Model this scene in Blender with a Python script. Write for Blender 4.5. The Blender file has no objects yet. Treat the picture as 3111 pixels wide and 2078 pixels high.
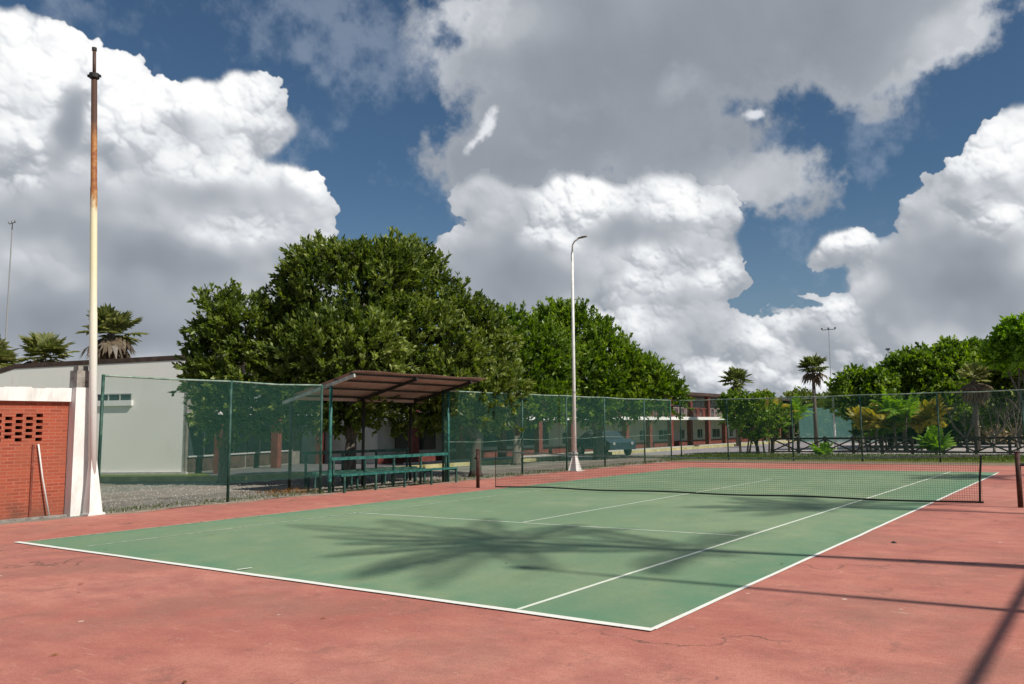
import bpy, math, random
import numpy as np
from mathutils import Vector, Matrix
R = math.radians
scene = bpy.context.scene
col = scene.collection
rng = np.random.default_rng(7)
random.seed(7)

# ------------------------------------------------------------------ camera
cam_d = bpy.data.cameras.new('camera'); cam = bpy.data.objects.new('camera', cam_d); col.objects.link(cam)
cam_d.sensor_width = 36.0; cam_d.lens = 2512.96 / 3111 * 36; cam_d.shift_x = -211.97 / 3111
cam_d.clip_start = 0.05; cam_d.clip_end = 5000
yaw, pitch, roll = -0.5712, 0.1022, -0.0139
f_ = Vector((math.sin(yaw) * math.cos(pitch), math.cos(yaw) * math.cos(pitch), math.sin(pitch)))
r_ = Vector((math.cos(yaw), -math.sin(yaw), 0)); u_ = r_.cross(f_)
r2 = r_ * math.cos(roll) + u_ * math.sin(roll); u2 = -r_ * math.sin(roll) + u_ * math.cos(roll)
M = Matrix((r2, u2, -f_)).transposed().to_4x4(); M.translation = (14.3328, -6.1898, 1.6641)
cam.matrix_world = M
scene.camera = cam
scene.view_settings.view_transform = 'Standard'
scene.view_settings.look = 'None'
scene.view_settings.exposure = 0.0
scene.view_settings.gamma = 1.0

# ------------------------------------------------------------------ sun
SUN = Vector((0.99, 0.055, 1.03)).normalized()          # direction towards the sun
sun_d = bpy.data.lights.new('sun', 'SUN'); sun_d.energy = 4.8; sun_d.angle = R(1.1); sun_d.color = (1.0, 0.95, 0.86)
sun = bpy.data.objects.new('sun', sun_d); col.objects.link(sun); sun.location = (30, 0, 30)
sun.rotation_euler = (-SUN).to_track_quat('-Z', 'Y').to_euler()

# ------------------------------------------------------------------ sky: Nishita plus clouds, all a function of direction
SKY_CRISP = [(-67.84,18.6,4.84,5.84,0),(-63.76,19.11,3.28,3.99,0),(-59.49,17.72,4.7,3.85,0),(-55.28,19.69,2.42,2.71,0),(-53.38,13.75,3.56,3.56,0),(-61.63,9.86,12.83,7.12,0),(-66.76,4.9,14.25,7.41,0),(-55.11,8.62,5.7,4.28,0),(-33.94,14.68,7.98,2.99,5),(-26.1,14.49,4.56,2.56,15),(-41.28,12.27,2.71,1.43,-25),(-36.44,10.22,6.27,4.28,0),(-27.89,9.79,5.42,2.85,15),(-28.3,5.29,9.41,3.14,0),(-23.37,9.94,2.0,1.43,0),(-15.56,6.34,3.42,2.14,0),(-22.01,6.02,5.7,2.0,0),(-25.73,11.22,3.42,2.56,0),(-18.92,3.26,17.1,2.28,0),(-5.35,13.26,3.71,5.84,20),(-8.66,12.58,2.71,3.28,40),(-14.77,11.47,2.28,1.2,-10),(-11.68,10.37,2.56,1.71,0),(-24.53,11.17,2.56,2.0,0),(-8.38,8.43,6.27,4.28,0),(-4.82,5.98,9.97,4.56,0)]
SKY_SOFT = [(-13.76,23.46,7.41,1.71,5),(-33.79,25.97,9.12,7.7,0),(-20.99,26.13,17.67,4.7,0),(-10.63,24.53,6.84,3.42,-15),(-29.51,20.1,11.4,4.56,0),(-35.77,17.03,6.56,3.42,0),(-21.37,16.26,5.42,2.99,10),(-38.84,19.3,3.14,5.42,20)]
SKY_HOLE = [(-19.5,10.92,1.43,3.14,-10),(-19.6,8.29,2.85,0.8,0)]
SKY_BRC = [(-67.55,21.26,4.28,3.14,0,0.25),(-67.52,16.49,3.14,4.28,0,0.2),(-62.29,20.6,3.14,2.56,25,0.3),(-62.67,18.28,2.0,1.71,0,0.3),(-58.33,20.85,2.56,1.14,10,0.2),(-55.45,20.85,2.56,2.56,0,0.2),(-51.51,16.4,2.0,1.28,50,0.3),(-65.19,17.87,1.0,3.42,10,-0.35),(-57.43,16.92,5.42,2.0,0,0.12),(-56.32,14.34,5.7,1.71,0,-0.1),(-55.23,13.06,4.28,1.28,0,0.12),(-58.75,10.61,9.41,1.71,3,-0.27),(-66.28,12.98,4.28,2.0,0,-0.15),(-65.5,10.04,2.56,1.71,0,0.08),(-58.41,7.91,11.4,2.56,0,-0.08),(-66.83,6.4,7.41,3.14,0,-0.12),(-55.14,9.74,3.42,1.14,0,0.12),(-63.55,6.06,8.55,1.71,0,-0.2),(-32.38,16.13,3.14,2.28,20,0.25),(-34.87,14.39,2.56,2.56,0,0.2),(-25.64,14.76,3.99,1.71,20,0.2),(-37.35,10.23,4.56,3.42,20,-0.28),(-29.34,13.41,5.7,1.14,0,-0.1),(-28.18,10.7,3.14,1.71,-10,0.2),(-30.06,7.74,4.28,2.0,0,0.12),(-23.35,10.53,1.71,1.14,0,0.2),(-20.24,6.55,2.56,1.43,0,0.2),(-15.94,7.23,2.28,1.14,0,0.2),(-20.35,3.6,14.25,1.43,0,0.1),(-10.59,15.81,4.28,1.0,-50,0.25),(-14.59,12.31,2.85,1.14,-5,0.25),(-5.12,16.91,3.42,2.0,-20,0.2),(-8.29,10.07,3.71,2.56,0,-0.3),(-5.64,12.5,3.14,1.71,0,0.2),(-7.19,7.24,5.7,2.28,0,-0.22),(-4.38,13.13,1.71,1.14,0,0.1)]
SKY_BRS = [(-38.19,27.24,5.7,2.28,0,0.2),(-28.79,24.25,7.12,2.85,0,-0.06),(-33.57,19.33,7.12,2.0,-15,-0.06),(-7.49,23.47,4.84,2.28,-30,0.22),(-20.77,16.22,4.28,2.28,0,0.35),(-25.4,22.99,2.28,1.14,-15,0.14),(-42.84,24.13,1.71,4.28,0,0.1),(-39.16,15.83,2.56,2.0,0,0.1)]
SKY_PUFF = [(-39.4,20.27,1.43,0.46,-52),(-20.44,20.93,0.74,0.37,-15)]

# -- cloud map: a window of sky directions (azimuth, elevation in degrees), built up from puffs upon puffs
AZ0, AZ1, EL0, EL1, PX = -82.0, 10.0, -2.0, 40.0, 0.045
CW, CH = int((AZ1 - AZ0) / PX), int((EL1 - EL0) / PX)
KX = 0.965                                                  # mean cos(elevation): keeps puffs round
def vnoise(w, h, cell, g):
    gx, gy = int(w / cell) + 3, int(h / cell) + 3
    a = g.random((gy, gx)).astype(np.float32)
    x = np.arange(w) / cell; y = np.arange(h) / cell
    xi = x.astype(int); yi = y.astype(int); fx = (x - xi); fy = (y - yi)
    fx = fx * fx * fx * (fx * (fx * 6 - 15) + 10); fy = (fy * fy * fy * (fy * (fy * 6 - 15) + 10))[:, None]
    t = a[np.ix_(yi, xi)] * (1 - fx) + a[np.ix_(yi, xi + 1)] * fx
    b = a[np.ix_(yi + 1, xi)] * (1 - fx) + a[np.ix_(yi + 1, xi + 1)] * fx
    return t * (1 - fy) + b * fy
def fbm(w, h, cell, octs, g, rough=0.5):
    o = np.zeros((h, w), np.float32); amp = 1.0; s = 0.0
    for i in range(octs):
        o += amp * (vnoise(w, h, cell, g) - 0.5); s += amp; amp *= rough; cell /= 2.03
        if cell < 1.5: break
    return o / s
def blur(a, r, n=2):
    r = int(r)
    if r < 1: return a
    for _ in range(n):
        for ax in (0, 1):
            p = np.pad(a, [(r + 1, r) if k == ax else (0, 0) for k in (0, 1)], mode='edge').cumsum(ax, dtype=np.float64)
            a = ((p[2 * r + 1:] - p[:-2 * r - 1]) if ax == 0 else (p[:, 2 * r + 1:] - p[:, :-2 * r - 1])) / (2 * r + 1)
    return a.astype(np.float32)
def sst(v, a, b):
    t = np.clip((v - a) / (b - a), 0, 1); return t * t * (3 - 2 * t)
gx_ = (AZ0 + (np.arange(CW) + .5) * PX)[None, :]; gy_ = (EL0 + (np.arange(CH) + .5) * PX)[:, None]
def ellf(b, X, Y):
    c, s = math.cos(R(b[4])), -math.sin(R(b[4]))
    dx, dy = (X - b[0]) * KX, Y - b[1]
    return np.sqrt(((dx * c + dy * s) / b[2]) ** 2 + ((-dx * s + dy * c) / b[3]) ** 2)
def unionf(bl, X, Y, k=9.0):
    f = 0
    for b in bl: f = f + np.exp(-k * np.minimum(ellf(b, X, Y), 3))
    return -np.log(f + 1e-12) / k
def brightf(bl, X, Y):
    t = 0
    for b in bl: t = t + b[5] * (1 - sst(ellf(b, X, Y), 0.2, 1.3))
    return t
g_ = np.random.default_rng(11)
wx = fbm(CW, CH, 90, 6, g_, .55); wy = fbm(CW, CH, 90, 6, g_, .55)
XS, YS = gx_ + wx * 5.0, gy_ + wy * 4.0
Z = np.full((CH, CW), -99, np.float32)
def splat(cx, cy, cz, r):
    px, py, pr = (cx - AZ0) / PX, (cy - EL0) / PX, r / PX
    x0, x1 = max(0, int(px - pr / KX)), min(CW, int(px + pr / KX) + 2); y0, y1 = max(0, int(py - pr)), min(CH, int(py + pr) + 2)
    if x0 >= x1 or y0 >= y1: return
    dx = (np.arange(x0, x1) + .5 - px) * KX * PX; dy = ((np.arange(y0, y1) + .5 - py) * PX)[:, None]
    q = r * r - dx * dx - dy * dy
    z = np.where(q > 0, cz + np.sqrt(np.maximum(q, 0)), -99)
    np.maximum(Z[y0:y1, x0:x1], z, out=Z[y0:y1, x0:x1])
def grow(cx, cy, cz, r, lev):
    splat(cx, cy, cz, r)
    if lev == 0 or r < 0.16: return
    for _ in range((15, 9, 5)[3 - lev]):
        v = g_.normal(size=3); v /= np.linalg.norm(v); v[2] = abs(v[2]); v[1] = v[1] if g_.random() < .4 else abs(v[1])
        rr = r * g_.uniform(.26, .52)
        grow(cx + v[0] * r * .86 / KX, cy + v[1] * r * .86, cz + v[2] * r * .7, rr, lev - 1)
for b in SKY_CRISP:
    a, e, rx, ry, rot = b; n = max(5, int(5 * max(rx, ry) / min(rx, ry)) + 3)
    c, s = math.cos(R(rot)), -math.sin(R(rot)); base = min(rx, ry)
    for k in range(n + 7):
        t = g_.uniform(0, 6.283); q = math.sqrt(g_.uniform(0, 1)) if k >= n else g_.uniform(.72, .95)
        r = base * g_.uniform(.28, .5) if k < n else base * .62
        ex, ey = math.cos(t) * q * max(rx - r, .1), math.sin(t) * q * max(ry - r, .1)
        grow(a + (ex * c - ey * s) / KX, e + ex * s + ey * c, 0, r, 3 if r > 1.1 else 2)
cov = np.maximum((Z > -50).astype(np.float32), (unionf(SKY_CRISP, XS, YS, 14) < .80).astype(np.float32))
lowb = 3.4 + fbm(CW, CH, 60, 6, g_, .6) * 5 + 3.2 * np.exp(-((gx_ + 66) / 14) ** 2)
cov = np.maximum(cov, (gy_ < lowb).astype(np.float32))
# ragged edges: pull the maps through a fine displacement
dxn = fbm(CW, CH, 22, 4, g_, .6) * 16; dyn = fbm(CW, CH, 22, 4, g_, .6) * 16
ix = np.clip((np.arange(CW)[None, :] + dxn).astype(int), 0, CW - 1); iy = np.clip((np.arange(CH)[:, None] + dyn).astype(int), 0, CH - 1)
Zc = np.where(Z > -50, Z, 0)[iy, ix]; cov = cov[iy, ix]
hole = 1 - sst(unionf(SKY_HOLE, XS, YS), 0.6, 1.15)
wis = fbm(CW, CH, 40, 6, g_, .6)
soft_e = sst(fbm(CW, CH, 110, 3, g_, .5), -.02, .16)[..., None][..., 0]
Ac = (sst(blur(cov, 1, 1) + wis * .5 * (1 - blur(cov, 5)), .30, .85) * (1 - soft_e) + sst(blur(cov, 8) + wis * .8, .25, .85) * soft_e) * (1 - sst(hole + wis * 1.2, .45, .8))
gyy, gxx = np.gradient(blur(Zc, 1, 1), PX); gxx = gxx / 1.0
nz = 1 / np.sqrt(1 + gxx ** 2 + gyy ** 2)
lam = np.clip((-gxx * .35 - gyy * .78 + .52) * nz, 0, 1)
g2y, g2x = np.gradient(blur(Zc, 9), PX); n2 = 1 / np.sqrt(1 + g2x ** 2 + g2y ** 2)
lam2 = np.clip((-g2x * .35 - g2y * .78 + .52) * n2, 0, 1)
ao = np.clip((blur(Zc, 3, 1) - blur(Zc, 14)) * .8, -.5, .5)
bx = XS * .0 + gx_ + wx * 2.2; by = gy_ + wy * 2.2
Bc = .60 + brightf(SKY_BRC, bx, by) + .10 * (1 - sst(gy_ + 0 * gx_, 2, 7)) * sst(gx_, -58, -45)
rel = np.clip(Bc, .25, .95)                                  # billows show most in the bright parts
Bd = fbm(CW, CH, 60, 7, g_, .62) * .30 + fbm(CW, CH, 200, 3, g_, .5) * .16
crisp = sst(Bc, .50, .78)
Bsh = Bc + (lam - .5) * .30 * rel + (lam2 - .5) * .40 * rel + ao * .30 * rel + Bd
Bso = blur(Bc + (lam2 - .5) * .22 * rel + ao * .12 + Bd * .8, 5)
Bc = blur(Bso * (1 - crisp) + Bsh * crisp, 1, 1)
Fs = unionf(SKY_SOFT, XS, YS) + fbm(CW, CH, 70, 7, g_, .6) * .85
As = 1 - sst(Fs, .72, 1.06)
Bs = .345 + brightf(SKY_BRS, bx, by) + fbm(CW, CH, 150, 7, g_, .5) * .30 + sst(Fs, .45, 1.0) * .16
Fp = unionf(SKY_PUFF, gx_ + wx * 1.4, gy_ + wy * 1.4) + fbm(CW, CH, 20, 5, g_, .65) * 1.1
Ap = (1 - sst(Fp, .35, 1.35)) * .85
wb = As * (1 - sst(blur(Ac, 12), .50, .97)) * sst(gy_ + 0 * gx_, 11, 15); Bc = Bc * (1 - wb) + (Bs + .10) * wb
def ramp3(v):
    xs = [0.0, .30, .48, .66, .84, 1.0]
    cs = [(.19, .215, .255), (.29, .32, .365), (.37, .40, .445), (.58, .605, .645), (.84, .86, .885), (1.0, 1.0, 1.0)]
    return np.stack([np.interp(v, xs, [c[k] for c in cs]) for k in range(3)], -1).astype(np.float32)
Cc, Cs = ramp3(Bc), ramp3(Bs)
rgb = Cs; al = As
m = Ap[..., None] * 1.0; rgb = rgb * (1 - m) + m * np.array([.86, .88, .92], np.float32); al = 1 - (1 - al) * (1 - Ap)
rgb = rgb * (1 - Ac[..., None]) + Cc * Ac[..., None]; al = 1 - (1 - al) * (1 - Ac)
cir = sst(fbm(CW, CH, 120, 8, g_, .62), .02, .30) * .30
rgb = np.where(al[..., None] < 1e-3, np.array([.62, .68, .76], np.float32), rgb)
a2 = 1 - (1 - al) * (1 - cir); rgb = (rgb * al[..., None] + np.array([.50, .56, .66], np.float32) * ((1 - al) * cir)[..., None]) / np.maximum(a2, 1e-4)[..., None]
cimg = bpy.data.images.new('cloud_map', CW, CH, alpha=True, float_buffer=True, is_data=True)
cimg.alpha_mode = 'CHANNEL_PACKED'
buf = np.ones((CH, CW, 4), np.float32); buf[..., :3] = rgb; buf[..., 3] = a2
cimg.pixels.foreach_set(buf.ravel()); cimg.update(); cimg.pack()

world = bpy.data.worlds.new('World'); scene.world = world; world.use_nodes = True
nt = world.node_tree; nt.nodes.clear()
N = nt.nodes.new; L = nt.links.new
def plug(sock, v):
    if isinstance(v, (int, float)): sock.default_value = v
    elif isinstance(v, (tuple, list)): sock.default_value = v
    else: L(v, sock)
def mth(op, a, b=0.0, c=None, clamp=False):
    n = N('ShaderNodeMath'); n.operation = op; n.use_clamp = clamp
    plug(n.inputs[0], a); plug(n.inputs[1], b)
    if c is not None: plug(n.inputs[2], c)
    return n.outputs[0]
def vec(op, a, b=None, scale=None):
    n = N('ShaderNodeVectorMath'); n.operation = op
    plug(n.inputs[0], a)
    if b is not None: plug(n.inputs[1], b)
    if scale is not None: plug(n.inputs['Scale'], scale)
    return n.outputs['Value'] if op in ('LENGTH', 'DOT_PRODUCT', 'DISTANCE') else n.outputs['Vector']
def rampf(v, a, b, lo=0.0, hi=1.0, kind='SMOOTHSTEP'):
    n = N('ShaderNodeMapRange'); n.interpolation_type = kind
    plug(n.inputs['Value'], v); n.inputs['From Min'].default_value = a; n.inputs['From Max'].default_value = b
    n.inputs['To Min'].default_value = lo; n.inputs['To Max'].default_value = hi
    return n.outputs['Result']
def noise(v, scale, detail=5, rough=0.55, out='Fac'):
    n = N('ShaderNodeTexNoise'); plug(n.inputs['Vector'], v)
    n.inputs['Scale'].default_value = scale; n.inputs['Detail'].default_value = detail; n.inputs['Roughness'].default_value = rough
    return n.outputs[out]
def mixc(f, a, b):
    n = N('ShaderNodeMix'); n.data_type = 'RGBA'; plug(n.inputs[0], f); plug(n.inputs[6], a); plug(n.inputs[7], b)
    return n.outputs[2]
tc = N('ShaderNodeTexCoord').outputs['Generated']
D = vec('NORMALIZE', tc)
sx = N('ShaderNodeSeparateXYZ'); L(D, sx.inputs[0])
azn = mth('MULTIPLY', mth('ARCTAN2', sx.outputs[0], sx.outputs[1]), 57.2958)
eln = mth('MULTIPLY', mth('ARCSINE', sx.outputs[2]), 57.2958)
uvn = N('ShaderNodeCombineXYZ')
L(mth('DIVIDE', mth('SUBTRACT', azn, AZ0), AZ1 - AZ0), uvn.inputs[0]); L(mth('DIVIDE', mth('SUBTRACT', eln, EL0), EL1 - EL0), uvn.inputs[1])
ti = N('ShaderNodeTexImage'); ti.image = cimg; ti.extension = 'CLIP'; ti.interpolation = 'Linear'; L(uvn.outputs[0], ti.inputs[0])
gen = rampf(noise(D, 3.2, 6, 0.6), 0.50, 0.62)
away = rampf(mth('ABSOLUTE', mth('ADD', azn, 36)), 40, 46)
gen = mth('MULTIPLY', gen, mth('MAXIMUM', away, rampf(eln, 34, 40)))
sky = N('ShaderNodeTexSky'); sky.sky_type = 'NISHITA'; sky.sun_disc = False
sky.sun_elevation = math.asin(SUN.z); sky.sun_rotation = math.atan2(SUN.x, SUN.y)
sky.altitude = 0; sky.air_density = 1.0; sky.dust_density = 0.35; sky.ozone_density = 2.2
blue = vec('MULTIPLY', sky.outputs[0], (0.43, 0.55, 0.61))
blue = mixc(rampf(eln, 3, 17, 0.25, 0.0), blue, (3.4, 3.9, 4.6, 1))
out = mixc(ti.outputs['Alpha'], blue, vec('SCALE', ti.outputs['Color'], scale=10.0))
out = mixc(gen, out, (6.0, 6.2, 6.6, 1))
bg = N('ShaderNodeBackground'); L(out, bg.inputs[0]); bg.inputs[1].default_value = 0.1
wo = N('ShaderNodeOutputWorld'); L(bg.outputs[0], wo.inputs[0])
world.cycles.sampling_method = 'MANUAL'; world.cycles.sample_map_resolution = 512

# ================================================================== helpers
def tag(o, label=None, cat=None, group=None, kind=None):
    if label: o['label'] = label
    if cat: o['category'] = cat
    if group: o['group'] = group
    if kind: o['kind'] = kind
    return o
def empty(name, loc, label=None, cat=None, group=None):
    o = bpy.data.objects.new(name, None); col.objects.link(o); o.location = loc; o.empty_display_size = .3
    return tag(o, label, cat, group)
def mesh_obj(name, V, F, m, parent=None, origin=None, smooth=False, tone=None):
    org = np.array(origin if origin is not None else (parent_origin(parent) if parent else (0, 0, 0)), float)
    V = np.asarray(V, float) - org
    me = bpy.data.meshes.new(name); me.from_pydata(V.tolist(), [], [list(map(int, f)) for f in F]) if not isinstance(F, np.ndarray) else None
    if isinstance(F, np.ndarray):
        n, k = F.shape
        me.vertices.add(len(V)); me.vertices.foreach_set('co', V.astype(np.float32).ravel())
        me.loops.add(n * k); me.loops.foreach_set('vertex_index', F.astype(np.int32).ravel())
        me.polygons.add(n); me.polygons.foreach_set('loop_start', np.arange(0, n * k, k, dtype=np.int32)); me.polygons.foreach_set('loop_total', np.full(n, k, np.int32))
        me.update(calc_edges=True)
    if tone is not None:
        a = me.attributes.new('tone', 'FLOAT', 'FACE'); a.data.foreach_set('value', np.asarray(tone, np.float32))
    me.validate()
    if m: me.materials.append(m)
    if smooth: me.polygons.foreach_set('use_smooth', [True] * len(me.polygons))
    o = bpy.data.objects.new(name, me); col.objects.link(o)
    if parent: o.parent = parent; o.location = org - np.array(parent_origin(parent))
    else: o.location = org
    return o
def parent_origin(o):
    p = Vector((0, 0, 0))
    while o is not None: p = p + o.location; o = o.parent
    return tuple(p)
class MB:
    def __init__(s): s.v, s.f = [], []
    def add(s, V, F):
        b = len(s.v); s.v += [tuple(map(float, p)) for p in V]; s.f += [[i + b for i in f] for f in F]; return s
    def box(s, x0, x1, y0, y1, z0, z1):
        V = [(x, y, z) for x in (x0, x1) for y in (y0, y1) for z in (z0, z1)]
        return s.add(V, [(0, 1, 3, 2), (4, 6, 7, 5), (0, 4, 5, 1), (2, 3, 7, 6), (0, 2, 6, 4), (1, 5, 7, 3)])
    def bar(s, a, b, w, h, up=(0, 0, 1)):
        a, b = Vector(a), Vector(b); d = (b - a).normalized(); u = Vector(up)
        if abs(d.dot(u)) > .98: u = Vector((0, 1, 0))
        sd = d.cross(u).normalized(); u = sd.cross(d).normalized()
        V = [p + sd * (w / 2) * i + u * (h / 2) * j for p in (a, b) for i, j in ((-1, -1), (1, -1), (1, 1), (-1, 1))]
        return s.add(V, [(0, 3, 2, 1), (4, 5, 6, 7), (0, 1, 5, 4), (1, 2, 6, 5), (2, 3, 7, 6), (3, 0, 4, 7)])
    def tube(s, pts, rad, n=8, cap=True):
        pts = [Vector(p) for p in pts]; rad = list(rad) if hasattr(rad, '__len__') else [rad] * len(pts)
        V, F = [], []; prev = None
        for i, p in enumerate(pts):
            d = (pts[min(i + 1, len(pts) - 1)] - pts[max(i - 1, 0)]).normalized()
            if prev is None: u = d.orthogonal().normalized()
            else: u = (prev - d * prev.dot(d)).normalized()
            prev = u; w = d.cross(u)
            V += [p + (u * math.cos(2 * math.pi * k / n) + w * math.sin(2 * math.pi * k / n)) * rad[i] for k in range(n)]
        for i in range(len(pts) - 1):
            for k in range(n): F.append((i * n + k, i * n + (k + 1) % n, (i + 1) * n + (k + 1) % n, (i + 1) * n + k))
        if cap: F.append(tuple(range(n))[::-1]); F.append(tuple(range((len(pts) - 1) * n, len(pts) * n)))
        return s.add(V, F)
    def quad(s, a, b, c, d): return s.add([a, b, c, d], [(0, 1, 2, 3)])
    def build(s, name, m, parent=None, origin=None, smooth=False):
        return mesh_obj(name, s.v, s.f, m, parent, origin, smooth)

# ================================================================== materials
def mat(name, c, rough=0.7, var=0.0, scale=4.0, bump=0.0, c2=None, detail=5, spec=0.4, coord='Object', stretch=(1, 1, 1), lo=.35, hi=.65, metal=0.0, bscale=None):
    m = bpy.data.materials.new(name); m.use_nodes = True; t = m.node_tree; b = t.nodes['Principled BSDF']
    b.inputs['Roughness'].default_value = rough; b.inputs['Specular IOR Level'].default_value = spec; b.inputs['Metallic'].default_value = metal
    b.inputs['Base Color'].default_value = (*c, 1)
    if var > 0 or c2 or bump:
        co = t.nodes.new('ShaderNodeTexCoord'); mp = t.nodes.new('ShaderNodeMapping'); mp.inputs['Scale'].default_value = stretch
        t.links.new(co.outputs[coord], mp.inputs[0])
        n = t.nodes.new('ShaderNodeTexNoise'); n.inputs['Scale'].default_value = scale; n.inputs['Detail'].default_value = detail; n.inputs['Roughness'].default_value = .6
        t.links.new(mp.outputs[0], n.inputs['Vector'])
        cr = t.nodes.new('ShaderNodeValToRGB'); t.links.new(n.outputs['Fac'], cr.inputs[0])
        c2 = c2 or tuple(min(1, k * (1 + var)) for k in c)
        cr.color_ramp.elements[0].position = lo; cr.color_ramp.elements[1].position = hi
        cr.color_ramp.elements[0].color = (*[k * (1 - var) for k in c], 1); cr.color_ramp.elements[1].color = (*c2, 1)
        t.links.new(cr.outputs[0], b.inputs['Base Color'])
        if bump:
            n2 = t.nodes.new('ShaderNodeTexNoise'); n2.inputs['Scale'].default_value = bscale or scale * 6; n2.inputs['Detail'].default_value = 4; t.links.new(mp.outputs[0], n2.inputs['Vector'])
            bp = t.nodes.new('ShaderNodeBump'); bp.inputs['Strength'].default_value = bump; bp.inputs['Distance'].default_value = .02
            t.links.new(n2.outputs['Fac'], bp.inputs['Height']); t.links.new(bp.outputs[0], b.inputs['Normal'])
    return m
class G:
    """small node-graph writer for the richer materials"""
    def __init__(s, m): s.m = m; s.t = m.node_tree; s.b = s.t.nodes['Principled BSDF']; s.co = s.t.nodes.new('ShaderNodeTexCoord')
    def link(s, a, b): s.t.links.new(a, b)
    def put(s, k, v):
        if hasattr(v, 'links') or isinstance(v, bpy.types.NodeSocket): s.link(v, k)
        else: k.default_value = v
    def noise(s, scale, detail=5, rough=.6, vec=None, stretch=None, out='Fac'):
        v = vec or s.co.outputs['Object']
        if stretch:
            mp = s.t.nodes.new('ShaderNodeMapping'); mp.inputs['Scale'].default_value = stretch; s.link(v, mp.inputs[0]); v = mp.outputs[0]
        n = s.t.nodes.new('ShaderNodeTexNoise'); n.inputs['Scale'].default_value = scale; n.inputs['Detail'].default_value = detail; n.inputs['Roughness'].default_value = rough
        s.link(v, n.inputs['Vector']); return n.outputs[out]
    def rng(s, v, a, b, lo=0., hi=1.):
        n = s.t.nodes.new('ShaderNodeMapRange'); s.put(n.inputs[0], v)
        for i, k in enumerate((a, b, lo, hi)): n.inputs[i + 1].default_value = k
        return n.outputs[0]
    def math(s, op, a, b=0.): 
        n = s.t.nodes.new('ShaderNodeMath'); n.operation = op; s.put(n.inputs[0], a); s.put(n.inputs[1], b); return n.outputs[0]
    def mix(s, f, a, b, mode='MIX'):
        n = s.t.nodes.new('ShaderNodeMix'); n.data_type = 'RGBA'; n.blend_type = mode; s.put(n.inputs[0], f)
        s.put(n.inputs[6], (*a, 1) if isinstance(a, tuple) else a); s.put(n.inputs[7], (*b, 1) if isinstance(b, tuple) else b); return n.outputs[2]
    def bump(s, h, strength=.3, dist=.02):
        n = s.t.nodes.new('ShaderNodeBump'); n.inputs['Strength'].default_value = strength; n.inputs['Distance'].default_value = dist
        s.link(h, n.inputs['Height']); s.link(n.outputs[0], s.b.inputs['Normal'])
    def sep(s, v=None):
        n = s.t.nodes.new('ShaderNodeSeparateXYZ'); s.link(v or s.co.outputs['Object'], n.inputs[0]); return n.outputs
def new_mat(name, rough=.8, spec=.3):
    m = bpy.data.materials.new(name); m.use_nodes = True; g = G(m); g.b.inputs['Roughness'].default_value = rough; g.b.inputs['Specular IOR Level'].default_value = spec
    return m, g

# court paints: sun-bleached, stained, worn
M_red, g = new_mat('red_court_paint', .82)
big = g.noise(.28, 5, .6); mid = g.noise(1.7, 6, .65, stretch=(1, 1.6, 1)); fine = g.noise(24, 5, .7); scuff = g.noise(6, 7, .7, stretch=(.45, 2.6, 1))
c = g.mix(g.rng(big, .35, .65), (.455, .148, .108), (.610, .255, .190))
c = g.mix(g.rng(mid, .42, .66, 0, .6), c, (.360, .112, .092))
c = g.mix(g.rng(scuff, .58, .70, 0, .6), c, (.70, .37, .29))
c = g.mix(g.rng(g.noise(.55, 4, .5), .56, .70, 0, .40), c, (.27, .105, .085))
c = g.mix(g.rng(fine, .30, .75, 0, .35), c, (.27, .085, .065))
c = g.mix(g.rng(g.noise(.42, 9, .72), .50, .62, 0, .55), c, (.300, .150, .110))
c = g.mix(g.rng(g.noise(1.9, 9, .78, stretch=(1.3, .8, 1)), .55, .66, 0, .65), c, (.255, .118, .088))
c = g.mix(g.rng(g.noise(4.5, 8, .8), .60, .70, 0, .5), c, (.62, .30, .235))
c = g.mix(g.rng(g.noise(2.6, 9, .8, stretch=(.5, 1.5, 1)), .62, .66, 0, .55), c, (.66, .42, .33))
c = g.mix(g.rng(g.noise(3.5, 9, .8, stretch=(1.6, .7, 1)), .645, .68, 0, .7), c, (.17, .095, .075))
vo = g.t.nodes.new('ShaderNodeTexVoronoi'); vo.inputs['Scale'].default_value = 1.4; g.link(g.co.outputs['Object'], vo.inputs['Vector'])
c = g.mix(g.rng(vo.outputs['Distance'], .03, .045, .7, 0), c, (.78, .66, .56))
vc = g.t.nodes.new('ShaderNodeTexVoronoi'); vc.feature = 'DISTANCE_TO_EDGE'; vc.inputs['Scale'].default_value = .16; wv = g.noise(1.3, 4, .6, out='Color')
va = g.t.nodes.new('ShaderNodeVectorMath'); g.link(g.co.outputs['Object'], va.inputs[0]); vs = g.t.nodes.new('ShaderNodeVectorMath'); vs.operation = 'SCALE'; vs.inputs['Scale'].default_value = 1.6; g.link(wv, vs.inputs[0]); g.link(vs.outputs[0], va.inputs[1]); g.link(va.outputs[0], vc.inputs['Vector'])
c = g.mix(g.math('MULTIPLY', g.rng(vc.outputs['Distance'], .0015, .0045, .9, 0), g.rng(g.noise(.5, 3), .45, .55)), c, (.16, .08, .06))
c = g.mix(g.rng(g.noise(55, 4, .8), .50, .68, 0, .45), c, (.24, .085, .062)); c = g.mix(g.rng(g.noise(70, 4, .8, stretch=(.7, 1.3, 1)), .58, .70, 0, .45), c, (.72, .42, .33))
g.link(c, g.b.inputs['Base Color']); g.bump(g.noise(90, 3), .4, .015)
M_green, g = new_mat('green_court_paint', .80)
big = g.noise(.22, 5, .6); mid = g.noise(1.3, 6, .65, stretch=(1.4, 1, 1)); fine = g.noise(22, 5, .7)
c = g.mix(g.rng(big, .35, .66), (.178, .262, .150), (.268, .338, .195))
c = g.mix(g.rng(mid, .40, .74, 0, .7), c, (.150, .262, .165))
c = g.mix(g.rng(g.noise(.6, 7, .7, stretch=(1, .6, 1)), .55, .68, 0, .5), c, (.140, .195, .108))
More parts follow.
